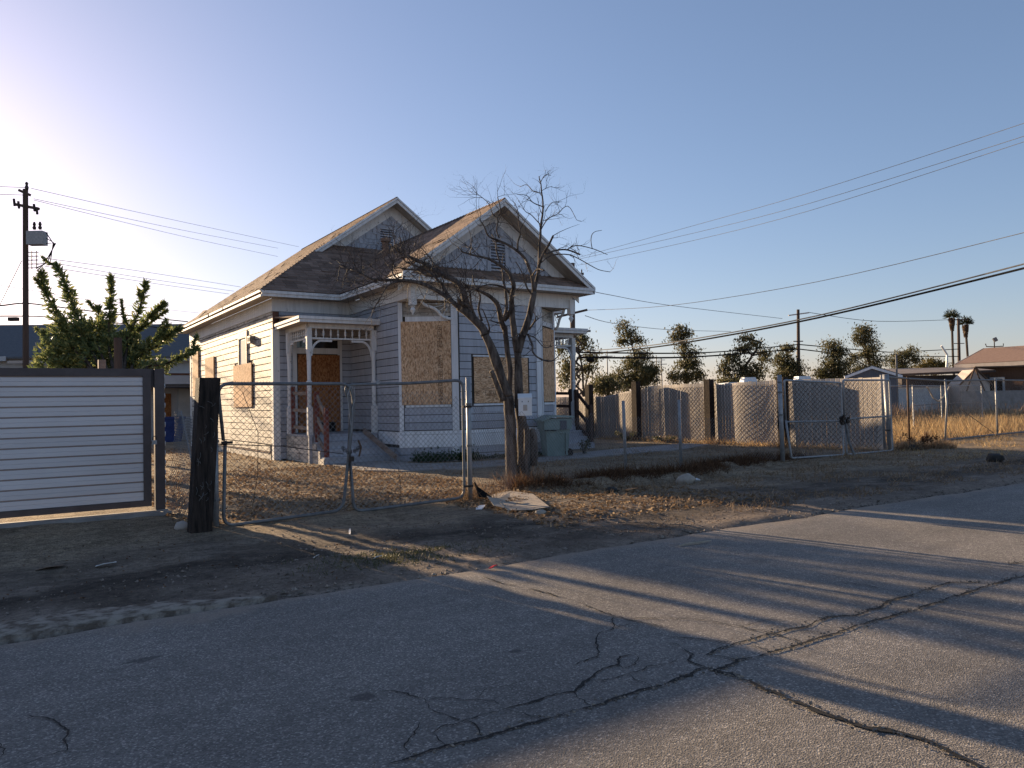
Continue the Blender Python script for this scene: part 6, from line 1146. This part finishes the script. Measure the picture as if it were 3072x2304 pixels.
# ------------------------------------------------------------------ far trees
BTL = {'t1': 'feathery tree half hidden behind the right porch post', 't2': 'dense rounded dark tree just right of the porch pole', 't3': 'tall tree with a thin bent top above a broad dark base', 't4': 'narrow upright tree in the gap of sky right of the tall bent tree', 't5': 'spreading tree with an open crown and crooked limbs', 't6': 'brownish bushy tree beside the distant pole', 't7': 'bushy tree right of the distant pole', 't8': 'tall airy tree above the little grey shed', 't9': 'small dark gnarled tree left of the palms', 't10': 'yellowing low tree beside the lean-to roof', 't11': 'low clipped green bush behind the slatted fence posts'}
for nm, t, trunk, lobes, dens in BGT:
    name = 'bush' if nm in ('t11',) else 'tree'
    x, y, z, r_ = trunk[0]; o = thing(name, BTL[nm], name, (x, y, 0)); m = MB()
    tp_ = [(x, y, -.1)] + [p[:3] for p in trunk[1:]]; m.tube(smooth_path([list(p) + [.1] for p in tp_], 4, .15, t)[0], [max(.05, trunk[0][3] * (1 - .8 * i / (4 * (len(tp_) - 1)))) for i in range(4 * (len(tp_) - 1) + 1)], 6)
    C, U, V = [], [], []; sp_ = np.array([p[:3] for p in trunk])
    for lx, ly, lz, rx_, rz_ in lobes:
        c0 = np.array([lx, ly, lz]) + np.array([rng.uniform(-.2, .3) * rx_ * .55, rng.uniform(-.2, .3) * rx_ * .83, 0]); j = np.argmin(np.abs(sp_[:, 2] - (lz - rz_ * .6)) + (sp_[:, 2] > lz) * 3)
        a = Vector(sp_[j]); b = Vector(c0); mid = a.lerp(b, .5) + Vector((rng.uniform(-.3, .3), rng.uniform(-.3, .3), rng.uniform(-.2, .3))); m.tube([a, mid, b, b + Vector((b - mid)) * .6], [.10, .075, .045, .015], 5)
        big_ = rx_ * rz_ > 1.6; k_ = max(6, int((17 if big_ else 12) * rx_ * rz_ * dens) + 5); dd = unit(k_); tips = c0 + dd * rng.random((k_, 1)) ** .5 * np.array([rx_ * 1.18, rx_ * 1.0, rz_ * 1.15]); tips[:, 2] += .12 * rz_
        for tip in tips:
            T_ = Vector(tip); m.tube([b, b.lerp(T_, .5) + Vector((rng.normal() * .15, rng.normal() * .15, .12)), T_], [.035, .02, .008], 3, False)
            n_ = int(rng.uniform(60, 120) if big_ else rng.uniform(34, 80)); sp2 = rng.uniform(.24, .5); al = rng.random((n_, 1)) ** .6
            c = np.array(b) * (1 - al) + tip * al if rng.random() < .45 else np.repeat(tip[None], n_, 0)
            c = c + rng.normal(size=(n_, 3)) * sp2 * np.array([1, 1, .6]); c[:, 2] -= np.abs(rng.normal(size=n_)) * .15
            d = unit(n_) * .7 + np.array([0, 0, -.8]); d /= np.linalg.norm(d, axis=1, keepdims=True); C.append(c); U.append(d * rng.uniform(.06, .19, (n_, 1))); v = np.cross(d, unit(n_)); v /= np.linalg.norm(v, axis=1, keepdims=True) + 1e-6; V.append(v * rng.uniform(.03, .075, (n_, 1)))
    m.build('trunk', M['bark2'], o); quads('crown', np.concatenate(C), np.concatenate(U), np.concatenate(V), M['bgleafy'] if nm == 't10' else M['bgleaf'], o)
for x, y, h, x2, lab in ((123.45, 61.95, 14.2, 123.4, 'taller fan palm left of the farthest pole'), (125.2, 60.8, 13.1, 125.6, 'shorter fan palm leaning right of the farthest pole')):
    o = thing('palm_tree', lab, 'palm tree', (x2, y, 0), 'fan palms'); MB().tube([(x2 + .3, y, 0), (x2, y, h * .5), (x, y, h - .9)], [.22, .17, .17], 7).build('trunk', M['bark2'], o)
    n_ = 700; d = unit(n_); d[:, 2] = np.abs(d[:, 2]) * .9 - .25; d /= np.linalg.norm(d, axis=1, keepdims=True); c = np.array([x, y, h - .7]) + d * rng.uniform(.3, 1.2, (n_, 1)); v = np.cross(d, unit(n_)); v /= np.linalg.norm(v, axis=1, keepdims=True) + 1e-6
    quads('crown', c, d * .24, v * .045, M['palmleaf'], o)
    n_ = 420; a = rng.uniform(0, 6.28, n_); zz = rng.uniform(-2.1, -.3, n_); rr_ = .18 + .30 * (1 + zz / 2.1); c = np.stack([x + rr_ * np.cos(a), y + rr_ * np.sin(a), h - .7 + zz], 1); d = np.stack([.35 * np.cos(a), .35 * np.sin(a), -np.ones(n_)], 1); v = np.cross(d, unit(n_)); v /= np.linalg.norm(v, axis=1, keepdims=True); quads('dead_fronds', c, d * .26, v * .06, M['palmdead'], o)

# ------------------------------------------------------------------ ground cover, weeds and litter
def gh(x, y): return ground_h(x, y)
def blades(name, pts, hmin, hmax, w, mat, label, lean=.5, parent=None, kind='stuff'):
    P = np.array(pts); n_ = len(P); d = unit(n_) * lean + np.array([0, 0, 1.0]); d /= np.linalg.norm(d, axis=1, keepdims=True); L = rng.uniform(hmin, hmax, (n_, 1)); v = np.cross(d, unit(n_)); v /= np.linalg.norm(v, axis=1, keepdims=True) + 1e-6
    o = quads(name, P + d * L * .5, d * L * .5, v * w, mat, parent, diamond=False)
    if label: tag(o, label)
    if kind: o['kind'] = kind
    return o
pts = []
while len(pts) < 46000:
    x = rng.uniform(19.6, 50); y = rng.uniform(12.4, 33)
    if y > 32 or (x - 19.6) * .0 > 1: continue
    if mnoise.noise(Vector((x * .35, y * .35, 2))) + .25 * mnoise.noise(Vector((x * 1.3, y * 1.3, 5))) > -.22: pts.append((x, y, -.02))
blades('dry_grass', pts, .16, .62, .011, M['straw'], 'tall golden dry grass filling the lot behind the right fence', .55)
pts = []
while len(pts) < 5200:
    x = rng.uniform(16, 34); y = rng.uniform(8.2, 12.6)
    if mnoise.noise(Vector((x * .8, y * 1.2, 7))) > .0: pts.append((x, y, -.02))
blades('dry_brush', [(x, y, -.02) for x, y in ((rng.normal() * 1.6 + cx, rng.normal() * .8 + cy) for cx, cy in ((33, 20.5), (40, 19.5), (44, 17), (47, 15), (36, 21)) for _ in range(700))], .3, 1.15, .014, M['litter'], 'taller brown brush at the back of the dry lot', .5)
blades('dry_grass_verge', pts, .03, .16, .007, M['straw'], 'thin straw lying along the verge before the right fence', 1.5)
pts = []
while len(pts) < 9000:
    x = rng.uniform(6.7, 15.5); by_ = berm_y(min(max(x, 6.7), 14.8)); y = by_ + rng.normal() * .16 - .06
    if mnoise.noise(Vector((x * 1.8, y * 2.0, 3))) > -.15: pts.append((x, y, gh(x, y) - .01))
blades('grass_bank', pts, .05, .22, .006, M['thatch'], 'matted brown dead grass on the low bank along the fence line', 1.1)
pts = []
while len(pts) < 26000:
    x = rng.uniform(7.5, 19); y = rng.uniform(6.2, 17.5)
    if y > 16.0 and 9 < x < 14: continue
    if mnoise.noise(Vector((x * .9, y * .9, 11))) + .5 * mnoise.noise(Vector((x * 3, y * 3, 1))) > -.05: pts.append((x, y, gh(x, y) - .004))
blades('dead_lawn', pts, .03, .11, .0052, M['litter'], 'short flattened dead grass over the front yard', 2.0)
pts = [(rng.normal() * .22 + cx, rng.normal() * .14 + cy, 0) for cx, cy, k in ((7.45, 10.95, 700), (19.4, 10.9, 900), (20.3, 10.6, 900), (5.75, 9.7, 260), (18.2, 13.9, 200), (18.35, 16.4, 350), (18.3, 18.3, 300)) for _ in range(k)]
blades('dry_weeds', [(x, y, gh(x, y) - .01) for x, y, z in pts], .06, .34, .005, M['litter'], 'clumps of straw-coloured weeds round the posts and tree base', .9)
pts = [(18.45 + rng.normal() * .13, rng.uniform(11.3, 22), -.01) for _ in range(3200)]
blades('fence_foot_straw', pts, .03, .24, .006, M['straw'], 'dry straw banked along the foot of the slatted fence', 1.2)
pts = []
while len(pts) < 2600:
    x = 3.1 + rng.normal() * .42; y = 6.62 + (x - 3.1) * -.05 + rng.normal() * .22
    if mnoise.noise(Vector((x * 3, y * 3, 9))) > -.2 and y > 6.0: pts.append((x, y, gh(x, y) - .005))
blades('low_weeds', pts, .015, .055, .004, M['weed'], 'low green weeds on the dark dirt beside the road', 1.4)
# fallen leaves
def litter(name, n_, fx, mat, size, label):
    c = []
    while len(c) < n_:
        x, y = fx()
        if mnoise.noise(Vector((x * 1.1, y * 1.1, 17))) + .4 * rng.normal() > -.25: c.append((x, y, gh(x, y) + rng.uniform(.004, .03)))
    c = np.array(c); d = unit(len(c)); d[:, 2] *= .45; d /= np.linalg.norm(d, axis=1, keepdims=True); u = np.cross(d, unit(len(c))); v = np.cross(d, u); v[:, :] = v; L = rng.uniform(size * .6, size * 1.3, (len(c), 1)); v /= np.linalg.norm(v, axis=1, keepdims=True) + 1e-6
    o = quads(name, c, d * L, v * L * .38, mat); o['kind'] = 'stuff'; tag(o, label); return o
litter('fallen_leaves', 11000, lambda: (rng.uniform(1.8, 6.9), rng.uniform(9.8, 17.6)), M['litter'], .035, 'dry fallen leaves covering the yard behind the driveway gate')
litter('leaf_drift', 4200, lambda: (rng.uniform(5.2, 9.0), rng.uniform(7.0, 10.9)), M['litter'], .035, 'drift of dry leaves and straw before the dead tree')
litter('verge_debris', 650, lambda: (rng.uniform(-.5, 8), rng.uniform(5.9, 9.3)), M['thatch'], .014, 'scattered crumbs of dead leaves on the dirt verge')
litter('yard_debris', 2600, lambda: (rng.uniform(1.5, 6.2), rng.uniform(17.5, 30)), M['litter'], .04, 'dry leaves along the sunlit side wall')
# ivy at the foot of the bay
n_ = 2600; t = rng.random(n_); c = np.stack([8.25 + 1.5 * t, 16.95 - .42 * t + rng.normal(size=n_) * .10 - .18, np.abs(rng.normal(size=n_)) * .085 + .04], 1); c[:40, 2] += rng.random(40) * .28
d = unit(n_); v = np.cross(d, unit(n_)); o = quads('ground_ivy', c, d * .035, v * .02, M['ivy']); o['kind'] = 'stuff'; tag(o, 'dark green ground ivy at the foot of the angled bay')
n_ = 900; t = rng.random(n_); c = np.stack([9.8 + 2.2 * t, 16.5 + rng.normal(size=n_) * .07, np.abs(rng.normal(size=n_)) * .04 + .03], 1); d = unit(n_); o = quads('foundation_weeds', c, d * .03, np.cross(d, unit(n_)) * .02, M['ivy']); o['kind'] = 'stuff'; tag(o, 'sparse dark weeds along the front bay wall')
def plant(label, x, y, h, w, n_, mat='weed', cat='plant'):
    o = thing('weed_plant', label, cat, (x, y, 0)); m = MB(); C = []; rs = random.Random(int(x * 77))
    for i in range(9):
        a = rs.uniform(0, 6.28); p = [Vector((x, y, -.02)), Vector((x + w * .4 * math.cos(a), y + w * .4 * math.sin(a), h * .55)), Vector((x + w * .8 * math.cos(a), y + w * .8 * math.sin(a), h * rs.uniform(.7, 1.0)))]; m.tube(p, [.006, .005, .003], 4)
        for k in range(n_ // 9): q = p[1].lerp(p[2], rs.random()) if rs.random() < .7 else p[0].lerp(p[1], rs.uniform(.3, 1)); C.append(tuple(q + Vector((rs.gauss(0, .03), rs.gauss(0, .03), rs.gauss(0, .03)))))
    m.build('stem', M['twig'], o); C = np.array(C); d = unit(len(C)); quads('foliage', C, d * .04, np.cross(d, unit(len(C))) * .022, M[mat], o)
plant('scrubby weed beside the green cart', 12.75, 15.9, .42, .20, 160)
plant('grey-green weeds at the left foot of the slatted fence', 18.1, 20.2, .35, .5, 240)
plant('low pale weeds between the two timber fence posts', 18.2, 18.4, .22, .5, 260)
plant('dry tumbleweed by the thick corner post', 19.9, 10.9, .40, .55, 220, 'thatch')
# cardboard, stones and scraps
cb = thing('cardboard', 'flattened brown cardboard box lying by the gate post', 'cardboard', (5.9, 9.0, 0))
P = [(5.98, 9.85), (6.52, 9.95), (6.62, 9.5), (5.92, 8.12), (5.62, 8.1), (5.42, 8.35), (5.72, 9.1)]
m = MB(); top = [(x, y, gh(x, y) + .045 + .03 * vnoise(x, y, 3)) for x, y in P]; m.prism(top, (0, 0, -.008)); m.build('sheet', M['cardboard'], cb); m = MB(); m.prism([(5.40, 8.40, .05), (5.72, 9.1, .07), (5.60, 9.15, .12), (5.30, 8.5, .08)], (0, 0, -.006)); m.build('flap', M['cardboard'], cb)
m = MB(); m.add([(5.80, 8.72, .062), (5.86, 8.82, .064), (5.93, 8.80, .064), (5.92, 8.70, .062), (5.85, 8.66, .060)], [(0, 1, 2, 3, 4)]); m.build('damp_spot', M['oldrail'], cb)
def rock(label, x, y, r_, mat, fl=.7, name='rock', cat='rock'):
    m = MB(); n1, n2 = 13, 9; ph_ = x * 3
    for i in range(n2 + 1):
        th = math.pi * i / n2
        for k in range(n1): a = 2 * math.pi * k / n1; d = Vector((math.sin(th) * math.cos(a), math.sin(th) * math.sin(a), math.cos(th))); q = d * r_ * (1 + .30 * mnoise.noise(d * 1.5 + Vector((ph_, 0, 0))) + .12 * mnoise.noise(d * 4 + Vector((ph_, 3, 0)))); m.v.append((x + q.x, y + q.y, gh(x, y) + q.z * fl + r_ * fl * .55))
    m.f = [(i * n1 + k, i * n1 + (k + 1) % n1, (i + 1) * n1 + (k + 1) % n1, (i + 1) * n1 + k) for i in range(n2) for k in range(n1)]
    tag(m.build(name, M[mat], smooth=True), label, cat)
rock('big pale round stone at the end of the grass bank', 9.72, 9.38, .155, 'stone', .72)
rock('small grey stone near the orange scrap', 8.05, 9.35, .09, 'darkstone', .7)
rock('black clod on the dirt at the far right', 16.95, 7.75, .16, 'darkstone', .7)
rock('dark rock beside the thick corner post', 19.3, 10.75, .13, 'darkstone', .7)
rock('small pale stone beside the cardboard', 5.62, 7.9, .075, 'stone', .6)
rock('little grey stone on the sunlit asphalt', 4.95, 4.95, .035, 'stone', .7)
rock('pale plastic bag heap at the foot of the tarred timber', 1.74, 9.7, .075, 'beige', .8, 'plastic_bag', 'bag')
rock('white scrap by the big pale stone', 10.2, 9.6, .08, 'paper', .4, 'litter_scrap', 'litter')
def scrap(label, x, y, L, w, mat, ang=0.3, z=0.02, cat='litter', name='litter_scrap'):
    c, s = math.cos(ang), math.sin(ang); P = []
    for a, b in ((-1, -.6), (-.3, -1), (.9, -.8), (1, .5), (.2, 1), (-.8, .7)): xx, yy = a * L, b * w; P.append((x + xx * c - yy * s, y + xx * s + yy * c, gh(x, y) + z + .012 * math.sin(a * 5 + b * 3)))
    tag(MB().prism(P, (0, 0, -.006)).build(name, M[mat]), label, cat)
scrap('orange rag on the dirt below the grass bank', 8.30, 9.2, .13, .08, 'orange', .2, .03)
scrap('crumpled white paper on the left dirt verge', .78, 7.95, .09, .045, 'paper', .1, .03)
scrap('thin white stick on the dark dirt before the gate', 3.22, 8.2, .16, .012, 'paper', 1.2, .02, 'stick', 'stick')
scrap('tiny white chip on the middle of the verge', 2.45, 7.1, .03, .02, 'paper', .4)
scrap('flat white scrap at the edge of the asphalt', 2.85, 6.6, .05, .02, 'paper', .2)
scrap('small red plastic cap on the road edge', 3.42, 5.52, .035, .03, 'redplastic', .3, .085)
scrap('pale straw stem lying on the sunlit asphalt', 5.55, 5.25, .20, .006, 'rope', -.15, .07, 'stick', 'stick')
scrap('white wrapper tucked under the cardboard', 5.25, 8.75, .16, .06, 'paper', .9, .03)
scrap('white scrap at the foot of the right gate leaf', 17.5, 9.6, .05, .03, 'paper', .4)
scrap('flat dark bark chip on the left verge', .35, 8.15, .12, .05, 'oldrail', .1)
t = thing('plastic_sheet', 'torn black plastic at the foot of the tall gate post', 'plastic sheet', (5.75, 9.5, 0)); m = MB(); m.add([(5.66, 9.62, .30), (5.72, 9.58, .20), (5.90, 9.5, .05), (5.82, 9.36, .05), (5.68, 9.5, .06)], [(0, 1, 4), (1, 2, 3, 4)]); m.build('torn_sheet', M['cable'], t)
fb = thing('fallen_rail', 'grey fallen stair rail lying aslant on the left porch steps', 'plank', (7.9, 17.9, .3)); MB().bar((7.70, 18.55, .78), (7.98, 17.25, .14), .05, .13).build('plank', M['oldrail'], fb)

def crumbs(name, n_, fx, smin, smax, mat, label):
    m = MB(); rs = random.Random(n_)
    while n_ > 0:
        x, y = fx(rs)
        if vnoise(x, y, 1.3, 21) < rs.uniform(-.5, .25): continue
        s = smin + (smax - smin) * rs.random() ** 3; z = gh(x, y) + s * .3; a = rs.random() * 6.28; u = Vector((math.cos(a), math.sin(a), rs.uniform(-.3, .3))) * s; v = Vector((-math.sin(a), math.cos(a), rs.uniform(-.3, .3))) * s * rs.uniform(.55, .9); w = Vector((rs.uniform(-.3, .3) * s, 0, s * rs.uniform(.4, .8)))
        p = Vector((x, y, z)); m.add([p + u, p + v, p - u, p - v, p + w * 1.1 + u * .2, p - w * .6], [(0, 1, 4), (1, 2, 4), (2, 3, 4), (3, 0, 4), (1, 0, 5), (2, 1, 5), (3, 2, 5), (0, 3, 5)]); n_ -= 1
    tag(m.build(name, mat), label, None, None, 'stuff')
M['clod'] = pm('dirt_clod', (.13, .10, .08), (.30, .245, .20), 20, bs=0, isl=(.55, 1.35))
crumbs('gravel', 5200, lambda r: (r.uniform(-.6, 9.5), 5.7 + abs(r.gauss(0, 1.5))), .003, .020, M['clod'], 'small stones and clods scattered over the dirt verge')
crumbs('broken_asphalt', 2600, lambda r: (r.uniform(-.4, 14), 5.66 + r.gauss(0, .10)), .004, .035, M['grit'], 'crumbs of broken asphalt along the road edge')
crumbs('yard_gravel', 2600, lambda r: (r.uniform(7, 19), r.uniform(6, 13)), .004, .02, M['clod'], 'small stones over the front verge and yard')
